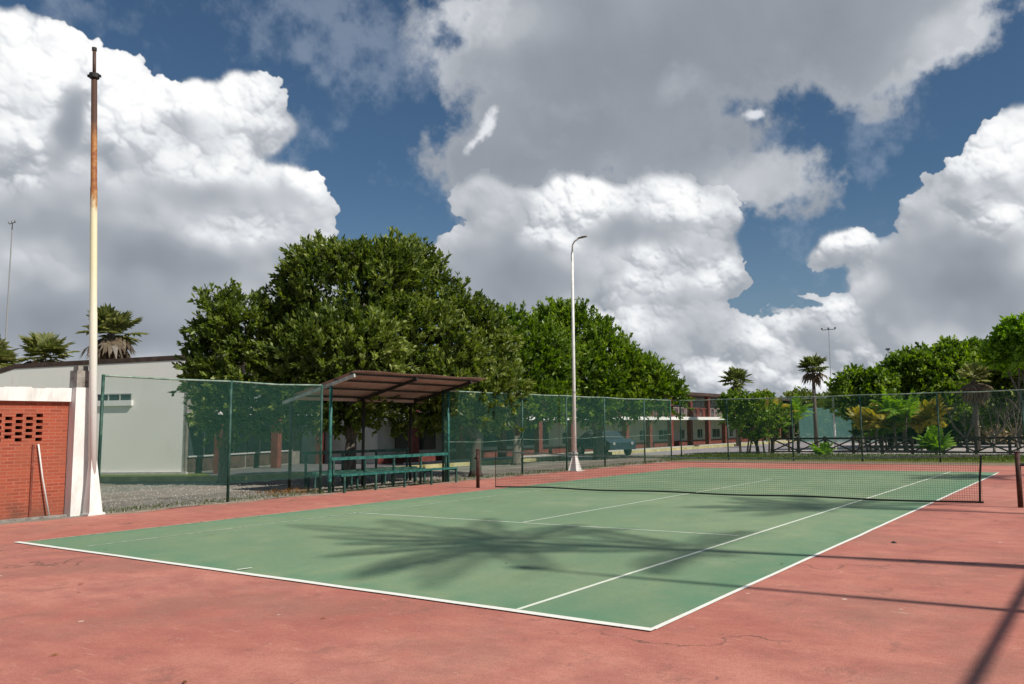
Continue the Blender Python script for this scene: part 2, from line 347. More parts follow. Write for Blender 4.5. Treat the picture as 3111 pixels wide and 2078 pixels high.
c = g.mix(g.rng(g.noise(2.2, 9, .8), .57, .68, 0, .5), c, (.31, .36, .23))
c = g.mix(g.rng(g.noise(5.5, 9, .8), .60, .68, 0, .45), c, (.095, .15, .085))
c = g.mix(g.rng(fine, .32, .75, 0, .3), c, (.10, .17, .085))
c = g.mix(g.rng(g.noise(3.2, 8, .75, stretch=(.5, 1.3, 1)), .62, .74, 0, .45), c, (.34, .40, .28))
sp = g.sep()
c = g.mix(g.rng(g.noise(50, 4, .8), .52, .70, 0, .4), c, (.09, .14, .075)); c = g.mix(g.rng(g.noise(.35, 9, .75), .56, .62, 0, .3), c, (.31, .35, .22))
edge = g.math('MINIMUM', g.math('MINIMUM', sp[0], g.math('SUBTRACT', 10.97, sp[0])), sp[1])
c = g.mix(g.math('MULTIPLY', g.rng(edge, .15, 1.1, .5, 0), g.rng(g.noise(1.8, 4), .35, .6)), c, (.075, .225, .130))
g.link(c, g.b.inputs['Base Color']); g.bump(g.noise(90, 3), .25, .01)
def line_mat(name, base, worn, lo, hi):
    m, g = new_mat(name, .75)
    n = g.noise(7, 8, .75); c = g.mix(g.rng(n, lo, hi), base, worn); c = g.mix(g.rng(g.noise(16, 7, .8), .62, .66, 0, .75), c, (.27, .22, .16)); g.link(c, g.b.inputs['Base Color'])
    return m
M_line = line_mat('fresh_line_paint', (.80, .79, .72), (.62, .58, .50), .50, .85)
M_line_old = line_mat('worn_line_paint', (.66, .70, .60), (.24, .34, .20), .46, .72)
M_line_vold = line_mat('nearly_gone_line_paint', (.50, .58, .46), (.20, .30, .17), .42, .60)
M_line_mid = line_mat('faded_line_paint', (.70, .74, .62), (.30, .38, .24), .56, .80)
M_ground, g = new_mat('dry_ground', .95, .1)
c = g.mix(g.rng(g.noise(.25, 6), .38, .62), (.25, .215, .165), (.155, .15, .085)); c = g.mix(g.rng(g.noise(9, 6, .7), .4, .7, 0, .6), c, (.13, .115, .085))
g.link(c, g.b.inputs['Base Color']); g.bump(g.noise(14, 6), .5, .05)
M_gravel, g = new_mat('gravel', .95, .1)
c = g.mix(g.rng(g.noise(1.1, 6), .35, .68), (.36, .33, .275), (.215, .20, .165)); c = g.mix(g.rng(g.noise(26, 5, .75), .42, .62, 0, .7), c, (.15, .135, .11)); c = g.mix(g.rng(g.noise(11, 4, .75), .6, .7, 0, .8), c, (.42, .39, .34))
g.link(c, g.b.inputs['Base Color']); g.bump(g.noise(26, 6), .8, .05)
M_asph = mat('asphalt', (.085, .083, .085), .9, .2, 2.0, .3, c2=(.14, .135, .135))
M_road = mat('pale_road', (.25, .225, .235), .9, .12, 1.2, .2, c2=(.33, .295, .30))
M_lawn, g = new_mat('lawn', .95, .1)
c = g.mix(g.rng(g.noise(1.5, 6), .35, .65), (.065, .115, .018), (.135, .165, .035)); c = g.mix(g.rng(g.noise(14, 6, .7), .45, .7, 0, .6), c, (.20, .19, .06)); g.link(c, g.b.inputs['Base Color']); g.bump(g.noise(40, 4), .8, .05)
M_earth = mat('earth', (.20, .15, .095), .95, .25, 3, .4, c2=(.27, .20, .13))
M_kerb = mat('yellow_kerb', (.42, .36, .14), .85, .25, 2.5, c2=(.50, .46, .24))
M_conc = mat('concrete', (.46, .43, .38), .9, .12, 5, .25, c2=(.53, .50, .45))
M_stone = mat('grey_stone', (.26, .235, .20), .95, .3, 9, c2=(.36, .33, .29))
M_oldconc = mat('weathered_concrete', (.24, .21, .18), .95, .35, 6, .5, c2=(.36, .33, .29))
M_white, g = new_mat('whitewash', .75)
sp = g.sep(); c = g.mix(g.rng(g.noise(5, 7, .7, stretch=(1, 1, .35)), .45, .72), (.80, .79, .76), (.60, .575, .53)); c = g.mix(g.rng(g.noise(20, 6, .7), .62, .75, 0, .5), c, (.35, .32, .28)); g.link(c, g.b.inputs['Base Color'])
M_brick, g = new_mat('red_brick', .85)
br = g.t.nodes.new('ShaderNodeTexBrick'); mp = g.t.nodes.new('ShaderNodeMapping'); mp.inputs['Rotation'].default_value = (R(90), 0, R(90)); cx = g.t.nodes.new('ShaderNodeCombineXYZ'); s_ = g.sep()
g.link(s_[1], cx.inputs[0]); g.link(s_[2], cx.inputs[1]); g.link(cx.outputs[0], br.inputs['Vector'])
br.inputs['Scale'].default_value = 1.0; br.inputs['Brick Width'].default_value = .24; br.inputs['Row Height'].default_value = .068; br.inputs['Mortar Size'].default_value = .009; br.inputs['Bias'].default_value = -.2
br.inputs['Color1'].default_value = (.39, .082, .042, 1); br.inputs['Color2'].default_value = (.25, .052, .030, 1); br.inputs['Mortar'].default_value = (.40, .15, .10, 1)
c = g.mix(g.rng(g.noise(2.5, 7, .7), .4, .75, 0, .6), br.outputs[0], (.33, .085, .04)); c = g.mix(g.rng(g.noise(9, 7, .75), .6, .72, 0, .55), c, (.62, .27, .17)); c = g.mix(g.math('MULTIPLY', g.rng(s_[2], .02, .55, .85, 0), g.rng(g.noise(3, 6, .7), .35, .6)), c, (.13, .06, .04)); c = g.mix(g.rng(g.noise(1.3, 6, .7), .42, .70, 0, .5), c, (.30, .10, .06)); g.link(c, g.b.inputs['Base Color']); g.bump(br.outputs['Fac'], -.5, .01)
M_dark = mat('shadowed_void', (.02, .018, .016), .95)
M_darkwall = mat('interior_wall', (.10, .09, .08), .9)
M_paintg = mat('green_pipe_paint', (.016, .080, .060), .6, .35, 5, c2=(.07, .15, .11), lo=.45, hi=.75)
M_paintg2 = mat('pale_green_pipe', (.14, .27, .20), .5, .35, 4, c2=(.34, .42, .34))
M_palepipe = mat('pale_weathered_pipe', (.42, .46, .40), .6, .25, 5, c2=(.55, .57, .50))
M_teal = mat('teal_bench_paint', (.010, .085, .070), .5, .25, 9, c2=(.035, .17, .14))
M_rustpost = mat('dark_rusty_steel', (.050, .018, .012), .7, .4, 14, .3, c2=(.095, .035, .022))
M_black = mat('black_webbing', (.018, .020, .018), .8, .2, 20)
M_tape = mat('grey_net_tape', (.16, .19, .17), .8, .3, 8, c2=(.30, .33, .29))
M_sheet, g = new_mat('rusted_corrugated_sheet', .7)
c = g.mix(g.rng(g.noise(1.2, 6), .38, .66), (.36, .265, .235), (.48, .385, .35)); c = g.mix(g.rng(g.noise(5, 7, .7, stretch=(.4, 2, 1)), .5, .7, 0, .7), c, (.36, .12, .045)); g.link(c, g.b.inputs['Base Color'])
M_steel_d = mat('dark_steel', (.022, .020, .018), .6, .3, 10)
M_polewhite = mat('white_pole_paint', (.72, .71, .67), .5, .1, 6, c2=(.80, .79, .75))
M_lampgrey = mat('lamp_grey', (.30, .30, .30), .5)
M_flag, g = new_mat('flagpole_paint', .6)
z = g.sep()[2]; zz = g.math('ADD', z, g.rng(g.noise(3, 5, .7, stretch=(3, 3, 1)), .2, .8, -.35, .35))
c = g.mix(g.rng(zz, 2.4, 5.2), (.76, .76, .72), (.72, .65, .43))
c = g.mix(g.rng(g.noise(14, 6, .75), .60, .70, 0, .6), c, (.40, .22, .09))
c = g.mix(g.rng(zz, 6.35, 6.75), c, (.42, .19, .06)); c = g.mix(g.math('MULTIPLY', g.rng(zz, 6.6, 6.9), g.rng(g.noise(9, 6, .7), .4, .62)), c, (.26, .075, .025))
c = g.mix(g.rng(zz, 7.9, 8.35), c, (.085, .045, .032)); g.link(c, g.b.inputs['Base Color'])
M_wallw, g = new_mat('cream_render', .85)
c = g.mix(g.rng(g.noise(.5, 6, .6), .35, .7), (.88, .85, .79), (.82, .79, .73)); c = g.mix(g.rng(g.noise(2, 6, .7, stretch=(2, 2, .3)), .58, .8, 0, .4), c, (.38, .35, .30)); g.link(c, g.b.inputs['Base Color'])
M_wallgrey = mat('grey_green_render', (.43, .45, .40), .85, .1, 1.5, c2=(.50, .51, .45))
M_wallshade = mat('tree_shade_render', (.17, .15, .13), .9, .2, 2, c2=(.23, .205, .18))  # tree shade on the end block's facade is put into this wall colour
M_roofdark = mat('bitumen_roof', (.055, .035, .028), .9, .3, 3, c2=(.09, .055, .045))
M_column = mat('oxblood_column_paint', (.135, .032, .026), .7, .2, 3, c2=(.19, .05, .038))
M_fascia = mat('white_fascia', (.78, .77, .73), .7, .06, 3)
M_glass = mat('dark_window_glass', (.035, .050, .055), .15, spec=.6)
M_glassgrey = mat('grey_louvre_glass', (.16, .18, .185), .35, .2, 2)
M_alu = mat('window_frame_alu', (.42, .42, .40), .5)
M_wood, g = new_mat('tarred_timber', .85)
c = g.mix(g.rng(g.noise(6, 6), .4, .7), (.028, .020, .017), (.065, .045, .036)); g.link(c, g.b.inputs['Base Color'])
M_bark = mat('grey_bark', (.115, .095, .075), .95, .3, 5, .7, c2=(.22, .185, .15), stretch=(3, 3, .6))
M_barkd = mat('dark_bark', (.055, .042, .035), .95, .3, 5, .7, c2=(.11, .085, .068), stretch=(3, 3, .6))
M_palmbark = mat('palm_bark', (.14, .115, .09), .95, .35, 8, .7, c2=(.24, .20, .155), stretch=(1, 1, 5))
def leaf_mat(name, cols, rough=.45, trans=.42, spec=.4):
    m = bpy.data.materials.new(name); m.use_nodes = True; t = m.node_tree; b = t.nodes['Principled BSDF']; o = t.nodes['Material Output']
    at = t.nodes.new('ShaderNodeAttribute'); at.attribute_name = 'tone'
    cr = t.nodes.new('ShaderNodeValToRGB'); t.links.new(at.outputs['Fac'], cr.inputs[0])
    while len(cr.color_ramp.elements) < len(cols): cr.color_ramp.elements.new(.5)
    for e, (p, c) in zip(cr.color_ramp.elements, cols): e.position = p; e.color = (*c, 1)
    t.links.new(cr.outputs[0], b.inputs['Base Color']); b.inputs['Roughness'].default_value = rough; b.inputs['Specular IOR Level'].default_value = spec
    tr = t.nodes.new('ShaderNodeBsdfTranslucent'); hs = t.nodes.new('ShaderNodeHueSaturation'); hs.inputs['Value'].default_value = 1.5; hs.inputs['Saturation'].default_value = 1.15
    t.links.new(cr.outputs[0], hs.inputs['Color']); t.links.new(hs.outputs[0], tr.inputs[0])
    mx = t.nodes.new('ShaderNodeMixShader'); mx.inputs[0].default_value = trans; t.links.new(b.outputs[0], mx.inputs[1]); t.links.new(tr.outputs[0], mx.inputs[2]); t.links.new(mx.outputs[0], o.inputs[0])
    return m
M_ficus = leaf_mat('ficus_leaves', [(0, (.032, .055, .012)), (.45, (.100, .145, .024)), (.8, (.215, .275, .048)), (1, (.42, .46, .18))])
M_ficus2 = leaf_mat('brighter_ficus_leaves', [(0, (.040, .080, .012)), (.45, (.120, .205, .022)), (.8, (.220, .320, .038)), (1, (.38, .46, .11))])
M_hedge = leaf_mat('shrub_leaves', [(0, (.020, .045, .012)), (.5, (.045, .090, .018)), (1, (.10, .16, .03))])
M_lime = leaf_mat('lime_leaves', [(0, (.07, .15, .012)), (.5, (.16, .30, .022)), (1, (.29, .45, .04))])
M_far = leaf_mat('far_tree_leaves', [(0, (.070, .10, .024)), (.5, (.16, .205, .040)), (1, (.31, .34, .09))])
M_yellow = leaf_mat('yellowing_palm_leaves', [(0, (.17, .19, .03)), (.5, (.34, .31, .045)), (1, (.52, .38, .06))])
M_palm = leaf_mat('palm_leaves', [(0, (.05, .075, .02)), (.5, (.12, .155, .04)), (1, (.26, .28, .10))])
M_fan = leaf_mat('fan_palm_leaves', [(0, (.09, .11, .034)), (.6, (.21, .235, .07)), (1, (.38, .36, .16))])
M_deadfan = leaf_mat('dead_palm_leaves', [(0, (.10, .075, .05)), (.6, (.20, .15, .10)), (1, (.30, .24, .17))])
M_fallen = leaf_mat('fallen_leaves', [(0, (.20, .085, .02)), (1, (.36, .20, .05))])
M_grassblade = leaf_mat('grass_blades', [(0, (.045, .085, .014)), (.6, (.095, .14, .024)), (1, (.20, .19, .06))])
# netting: a fine mesh of real holes, drawn as a diamond pattern of threads
def net_mat(name, c, pitch, cover, axes=('Y', 'Z'), square=False):
    m = bpy.data.materials.new(name); m.use_nodes = True; g = G(m); t = g.t; b = g.b; o = t.nodes['Material Output']
    b.inputs['Base Color'].default_value = (*c, 1); b.inputs['Roughness'].default_value = .7
    s = g.sep(); u = s['XYZ'.index(axes[0])]; v = s['XYZ'.index(axes[1])]
    if not square: u, v = g.math('ADD', u, v), g.math('SUBTRACT', u, v)
    def tri(x):
        f = g.math('FRACT', g.math('DIVIDE', x, pitch)); return g.math('ABSOLUTE', g.math('SUBTRACT', f, .5))
    w = (1 - math.sqrt(1 - cover)) / 2
    k = g.math('MAXIMUM', g.math('LESS_THAN', tri(u), w), g.math('LESS_THAN', tri(v), w))
    td = t.nodes.new('ShaderNodeBsdfTranslucent'); td.inputs[0].default_value = (*[min(1, q * 1.3) for q in c], 1); m2 = t.nodes.new('ShaderNodeMixShader'); m2.inputs[0].default_value = .5; g.link(b.outputs[0], m2.inputs[1]); g.link(td.outputs[0], m2.inputs[2])
    tr = t.nodes.new('ShaderNodeBsdfTransparent'); mx = t.nodes.new('ShaderNodeMixShader'); g.link(k, mx.inputs[0]); g.link(tr.outputs[0], mx.inputs[1]); g.link(m2.outputs[0], mx.inputs[2]); g.link(mx.outputs[0], o.inputs[0])
    return m
M_netY = net_mat('green_netting_along_court', (.075, .245, .18), .034, .21, ('Y', 'Z'))
M_netX = net_mat('green_netting_across_court', (.085, .27, .20), .034, .12, ('X', 'Z'))
M_screen = net_mat('windscreen_fabric', (.30, .62, .50), .02, .72, ('X', 'Z'))
M_screen2 = net_mat('open_windscreen_fabric', (.13, .40, .31), .03, .45, ('X', 'Z'))
M_tnet = net_mat('tennis_net_cord', (.022, .028, .024), .045, .15, ('X', 'Z'), True)

# ================================================================== ground, court
def sheet(name, x0, x1, y0, y1, z, m, kind='structure'):
    o = MB().quad((x0, y0, z), (x1, y0, z), (x1, y1, z), (x0, y1, z)).build(name, m, None); return tag(o, kind=kind)
def poly(name, pts, z, m):
    o = MB().add([(x, y, z) for x, y in pts], [tuple(range(len(pts)))]).build(name, m, None); return tag(o, kind='structure')
sheet('ground', -900, 900, -300, 1500, -.012, M_ground)
poly('gravel_yard', [(-3.3, -9), (-3.3, 31.6), (-9.5, 31.6), (-11.4, 11.2), (-13.4, 7.6), (-30, 1), (-30, -9)], -.008, M_gravel)
poly('road_asphalt', [(-9.6, 24), (-9.6, 36.4), (-30, 36.4), (-30, 16), (-12.2, 12)], -.006, M_asph)
poly('road', [(-11.0, 36.5), (-11.0, 90), (-2, 90), (-3.0, 42), (30, 43), (30, 37.0), (-3, 36.5)], -.004, M_road)
poly('lawn', [(-5.2, 31.0), (26, 31.0), (26, 36.9), (-5.2, 36.4)], .0, M_lawn)
poly('earth_strip', [(-3.6, 28.6), (20, 28.9), (20, 31.2), (-3.9, 31.0)], -.002, M_earth)
poly('lawn_verge', [(-14.2, 36.6), (-11.5, 36.6), (-11.3, 88), (-14.2, 88)], -.002, M_lawn)
# red slab: a real, slightly raised concrete slab with an uneven edge
edge_l = [(-3.25 + .05 * math.sin(k * 1.7) + random.uniform(-.03, .03), -12 + k * .6) for k in range(int((28.6 + 12) / .6) + 1)]
V = [(x, y, .004) for x, y in edge_l] + [(19.5, 28.8, .004), (19.5, -12, .004)]
nb = len(V); Vb = [(x, y, -.10) for x, y, _ in V]
tag(mesh_obj('red_court_surround', V + Vb, [tuple(range(nb))[::-1]] + [(i, (i + 1) % nb, (i + 1) % nb + nb, i + nb) for i in range(nb)], M_red), kind='structure')
sheet('green_court_surface', -.06, 10.99, -.02, 23.95, .008, M_green)
def ln(a, b, w, m, z=.012):
    a, b = Vector((*a, z)), Vector((*b, z)); d = (b - a).normalized(); s = Vector((d.y, -d.x, 0)) * w / 2
    n = max(1, int((b - a).length / .7)); V = []; F = []
    for i in range(n + 1):
        p = a.lerp(b, i / n); j = random.uniform(-.006, .006); V += [p + s * (1 + random.uniform(-.08, .08)) + s.normalized() * j, p - s * (1 + random.uniform(-.08, .08)) + s.normalized() * j]
        if i: k = 2 * i; F.append((k - 2, k, k + 1, k - 1))
    return V, F
def marking(name, segs, m, z=.012):
    mb = MB()
    for a, b, w in segs: mb.add(*ln(a, b, w, m, z))
    return tag(mb.build(name, m), kind='structure')
marking('court_marking_baseline', [((-.12, .03), (11.05, -.06), .09)], M_line, .016)
marking('court_marking_sideline', [((11.02, -.02), (11.0, 23.77), .055)], M_line, .012)
marking('court_marking_singles_line', [((9.60, .02), (9.57, 23.77), .05)], M_line_mid)
marking('court_marking_service_line', [((1.30, 5.52), (9.45, 5.68), .05)], M_line_old)
marking('court_marking_centre_line', [((5.43, 5.68), (5.45, 18.2), .05)], M_line_old)
marking('court_marking_left_lines', [((1.42, .3), (1.35, 23.5), .05), ((.0, .05), (.0, 23.7), .05), ((1.37, 18.25), (9.55, 18.25), .05), ((.0, 23.77), (11.0, 23.77), .05)], M_line_vold)
marking('court_marking_centre_mark', [((5.35, .08), (5.38, .26), .05)], M_line_mid, .020)

# ================================================================== net
NY = 11.95
net = empty('tennis_net', (5.9, NY, 0), 'sagging dark tennis net stretched between two rusty posts across the green court', 'net')
nx0, nx1 = -.22, 12.02
def ztop(x):
    t = (x - nx0) / (nx1 - nx0); return 1.02 - .44 * t * (1 - t) - .03 * t
def zbot(x): return .055 + .025 * math.sin((x - nx0) * .9) ** 2
xs = np.linspace(nx0, nx1, 60); V = []; F = []
for i, x in enumerate(xs):
    V += [(x, NY + .02 * math.sin(x * 2), zbot(x)), (x, NY, ztop(x))]
    if i: F.append((2 * i - 2, 2 * i, 2 * i + 1, 2 * i - 1))
mesh_obj('mesh_panel', V, F, M_tnet, net)
MB().tube([(x, NY + .02 * math.sin(x * 2), zbot(x)) for x in xs], .020, 6).build('bottom_cord', M_black, net)
mb = MB()
for i in range(len(xs) - 1): mb.bar((xs[i], NY, ztop(xs[i])), (xs[i + 1], NY, ztop(xs[i + 1])), .014, .035)
mb.build('top_tape', M_tape, net)
for a_, b_ in ((-.85, nx0), (12.66, nx1)): MB().tube([(a_, NY, 1.02), (b_, NY, ztop(b_))], .007, 5).build('steel_cable', M_steel_d, net)
MB().tube([(nx0, NY, zbot(nx0)), (nx0, NY, ztop(nx0))], .010, 5).build('side_cord', M_rustpost, net)
MB().tube([(nx1 - .07, NY, zbot(nx1)), (nx1 - .05, NY, .5), (nx1, NY, ztop(nx1))], .022, 6).build('side_cord', M_black, net)
for px_, lab in ((-.85, 'rusty dark red net post at the shelter side of the court'), (12.66, 'rusty dark red net post at the right edge of the photo')):
    t = empty('net_post', (px_, NY, 0), lab, 'post', 'posts that hold the tennis net')
    MB().tube([(px_, NY, .0), (px_, NY, 1.05)], .05, 12).build('post_tube', M_rustpost, t, smooth=True)
    MB().tube([(px_, NY, 1.05), (px_, NY, 1.075)], .056, 12).build('cap', M_rustpost, t)
    s = -1 if px_ < 0 else 1
    MB().tube([(px_ + s * .05, NY, .82), (px_ + s * .11, NY, .82)], .03, 8).bar((px_ + s * .11, NY, .82), (px_ + s * .11, NY + .1, .90), .015, .02).build('winch', M_steel_d, t)

# ================================================================== fences with green netting
def net_panel(a, b, z0, z1, m, parent, amp=.02):
    a, b = Vector(a), Vector(b); d = (b - a); nrm = Vector((d.y, -d.x)).normalized(); n = 10; V = []; F = []
    for i in range(n + 1):
        t = i / n; p = a + d * t; s = math.sin(math.pi * t); zt = z1 - .035 * s; zb = z0 + random.uniform(-.015, .02)
        for j, z in enumerate((zb, (zb + zt) / 2, zt)):
            o = nrm * amp * s * (1 if j == 1 else .3) * random.uniform(.3, 1); V.append((p.x + o.x, p.y + o.y, z))
        if i:
            k = 3 * i
            for j in (0, 1): F.append((k - 3 + j, k + j, k + 1 + j, k - 2 + j))
    return mesh_obj('netting', V, F, m, parent, smooth=True)
def fence(pts, h, label, m, bays=None, r=.034, z0=.33, top=M_paintg2, rail_mid=False):
    o = empty('netting_fence', (pts[0][0], pts[0][1], 0), label, 'fence', 'green netting fences round the court')
    for x, y in pts:
        lean = random.uniform(-.012, .012)
        MB().tube([(x, y, -.05), (x + lean, y + lean, h + .02)], r, 8).build('post', M_paintg, o, smooth=True)
    mb = MB()
    for (x0, y0), (x1, y1) in zip(pts[:-1], pts[1:]):
        mb.tube([(x0, y0, h), ((x0 + x1) / 2, (y0 + y1) / 2, h - random.uniform(.01, .035)), (x1, y1, h)], .024, 6)
    mb.build('top_rail', top, o)
    if rail_mid:
        mb = MB()
        for (x0, y0), (x1, y1) in zip(pts[:-1], pts[1:]): mb.tube([(x0, y0, 1.25), ((x0 + x1) / 2, (y0 + y1) / 2, 1.20), (x1, y1, 1.25)], .007, 5)
        mb.build('tension_wire', top, o)
    for k, ((x0, y0), (x1, y1)) in enumerate(zip(pts[:-1], pts[1:])):
        if bays is None or bays[k]: net_panel((x0, y0), (x1, y1), z0, h - .01, m, o)
    return o
FX = -3.72
fence([(FX + .16, 2.98), (FX, 6.10), (FX + .06, 8.80)], 2.88, 'green netting fence between the flagpole and the shelter', M_netY, z0=.42)
fence([(FX + .05, 13.62), (FX, 17.84), (FX, 20.7), (FX, 23.56), (FX, 27.04), (FX, 29.7)], 2.88, 'green netting fence from the shelter back along the far half of the court', M_netY, z0=.28, rail_mid=True)
fence([(FX, 30.8), (-1.27, 30.8), (1.88, 30.8), (4.94, 30.8), (8.08, 30.8), (11.2, 30.8), (14.3, 30.8), (17.4, 30.8)], 2.88, 'green netting fence across the far end of the court', M_netX, z0=.25)
# the right-hand fence stands outside the photo; its top rail throws the long straight shadow
fr = empty('side_fence', (16.25, 4, 0), 'green pipe fence rail along the right side of the court, known by its shadow', 'fence')
for y in (-9.5, 13.3, 17.6, 22.0, 26.4): MB().tube([(16.25, y, 0), (16.25, y, 2.95)], .034, 8).build('post', M_paintg, fr)
MB().tube([(16.25, -9.5, 2.95), (16.27, 2, 2.94), (16.24, 26.4, 2.95)], .042, 8).build('top_rail', M_paintg, fr)

# ================================================================== brick kiosk wall with pierced bricks
bx = -3.95; by0, by1 = -4.0, 2.52
kw = empty('brick_building', (bx, 0, 0), 'red brick building with pierced brick panel under a white concrete beam', 'building')
HZ0, HZ1, hy0, hy1 = 1.50, 2.10, -3.1, 2.10
mb = MB(); T = .14
mb.box(bx - T, bx, by0, by1, -.02, HZ0); mb.box(bx - T, bx, by0, by1, HZ1, 2.33)
mb.box(bx - T, bx, hy1, by1, HZ0, HZ1); mb.box(bx - T, bx, by0, hy0, HZ0, HZ1)
cw = .185; ncol = int((hy1 - hy0) / cw); hw, hh = .125, .068; rows = 5; pitch = (HZ1 - HZ0) / rows
for k in range(ncol):
    y0 = hy1 - (k + 1) * cw; off = (.5 if k % 2 else 0) * pitch
    mb.box(bx - T, bx, y0 + hw, y0 + cw, HZ0, HZ1); z = HZ0
    holes = [HZ0 + off + (r + .25) * pitch for r in range(rows if not k % 2 else rows)]
    for hz in holes:
        if hz + hh > HZ1: break
        mb.box(bx - T, bx, y0, y0 + hw, z, hz); z = hz + hh
    mb.box(bx - T, bx, y0, y0 + hw, z, HZ1)
mb.box(bx - T, bx, hy0, hy1 - ncol * cw, HZ0, HZ1)
mb.build('brick_wall', M_brick, kw)
MB().box(bx - 3.2, bx - .6, by0, by1, 0, 2.33).build('inner_room', M_dark, kw)  # solid box; the darkness behind the holes is put into its near-black colour
mb = MB(); n = 26
for i in range(n):
    y0 = by0 + (by1 + .0 - by0) * i / n; y1 = by0 + (by1 - by0) * (i + 1) / n; j = .012 * math.sin(i * 2.1)
    mb.box(bx - 3.3, bx + .09, y0, y1, 2.33, 2.60 + j)
mb.build('concrete_beam', M_white, kw)
MB().box(bx - .02, bx + .14, by0, by1 + .4, -.03, .03).build('footing', M_oldconc, kw)
pl = empty('concrete_pillar', (-3.86, 2.68, 0), 'whitewashed concrete pillar with a crumbling stub on top beside the brick wall', 'pillar')
MB().box(-4.05, -3.70, 2.53, 2.86, -.02, 2.62).build('shaft', M_white, pl)
MB().box(-4.03, -3.73, 2.55, 2.84, 2.62, 2.98).box(-4.0, -3.80, 2.60, 2.80, 2.98, 3.08).build('stub', M_oldconc, pl)
tag(MB().tube([(bx + .04, 1.96, 1.47), (bx + .06, 2.06, .8), (bx + .10, 2.20, .04)], .016, 8).build('conduit_pipe', M_polewhite, None, (bx, 2.0, 0), smooth=True), 'thin white pipe leaning against the brick wall', 'pipe')
tag(MB().box(bx + .002, bx + .030, 1.86, 1.90, .03, 1.46).build('groove_shade', mat('shade_brick', (.20, .055, .035), .9, .3, 8), None, (bx, 1.86, 0)), 'narrow strip painted dark for a shaded groove beside the leaning white pipe', 'shade strip')  # strip added in dark colour for the shade of a wall groove

# flagpole
fp = empty('flagpole', (-3.48, 2.86, 0), 'tall leaning steel pole, white below, yellow midway, rusty and dark at the top', 'pole')
bx_, by_ = -3.48, 2.86; lx, ly = -.36, -.23
def fpp(z): return (bx_ + lx * z / 10, by_ + ly * z / 10, z)
MB().tube([fpp(0), fpp(.04)], [.24, .24], 4, True).tube([fpp(.02), fpp(1.15)], [.19, .075], 4).build('flared_base', M_white, fp)
MB().tube([fpp(.3), fpp(4.2), fpp(4.22), fpp(6.9), fpp(6.92), fpp(9.35)], [.078, .075, .070, .068, .062, .058], 14).tube([fpp(9.35), fpp(9.95)], .036, 10).build('mast', M_flag, fp, smooth=True)
MB().tube([fpp(9.33), fpp(9.43)], .10, 12).bar(Vector(fpp(9.38)) + Vector((-.11, -.08, 0)), Vector(fpp(9.38)) + Vector((.11, .08, 0)), .05, .05).build('collar', M_steel_d, fp)
MB().tube([fpp(9.95), fpp(10.02)], .05, 8).build('cap', M_steel_d, fp)

# lamp posts
def lamp_post(x, y, h, label, group='lamp posts beside the court', arm=(1, -.25)):
    o = empty('lamp_post', (x, y, 0), label, 'lamp post', group)
    mb = MB()
    for k in range(4):
        a = math.pi / 4 + k * math.pi / 2; d = Vector((math.cos(a), math.sin(a), 0)); p = Vector((x, y, 0)); s = Vector((-d.y, d.x, 0)) * .008
        V = [p + s + d * .07, p + s + d * .27, p + s + d * .07 + Vector((0, 0, .66)), p - s + d * .07, p - s + d * .27, p - s + d * .07 + Vector((0, 0, .66))]
        mb.add(V, [(0, 1, 2), (3, 5, 4), (0, 3, 4, 1), (1, 4, 5, 2), (2, 5, 3, 0)])
    mb.tube([(x, y, 0), (x, y, .66)], [.18, .08], 4); mb.build('flared_base', M_polewhite, o)
    MB().box(x - .27, x + .27, y - .27, y + .27, 0, .03).build('base_plate', M_conc, o)
    MB().tube([(x, y, .02), (x, y, h * .5), (x, y, h - .45)], [.075, .062, .05], 12).build('pole', M_polewhite, o, smooth=True)
    MB().tube([(x, y, .64), (x, y, .74)], .088, 12).build('collar', M_lampgrey, o); MB().tube([(x, y, 2.95), (x, y, 3.02)], .075, 12).build('collar', M_lampgrey, o)
    d = Vector((*arm, 0)).normalized(); p = Vector((x, y, h - .45)); pts = [p, p + Vector((0, 0, .3)) + d * .03, p + Vector((0, 0, .42)) + d * .14, p + Vector((0, 0, .50)) + d * .36]
    MB().tube(pts, .032, 8).build('arm', M_polewhite, o, smooth=True)
    q = pts[-1]; sd = Vector((-d.y, d.x, 0))
    V = []; 
    for t, w, hh in ((0, .05, .03), (.12, .12, .05), (.35, .14, .05), (.46, .06, .025)):
        c = q + d * t + Vector((0, 0, .03 * t)); V += [c + sd * w, c + Vector((0, 0, hh)), c - sd * w, c - Vector((0, 0, hh * .7))]
    F = [(4 * i + k, 4 * i + (k + 1) % 4, 4 * i + 4 + (k + 1) % 4, 4 * i + 4 + k) for i in range(3) for k in range(4)] + [(3, 2, 1, 0), (12, 13, 14, 15)]
    mesh_obj('lamp_head', V, F, M_lampgrey, o)
    return o
lamp_post(-3.04, 20.24, 8.85, 'slim white lamp post with one short curved arm behind the tennis net')
lamp_post(17.25, 2.35, 8.6, 'slim white lamp post outside the picture whose shadow crosses the red surround', arm=(-1, 0))

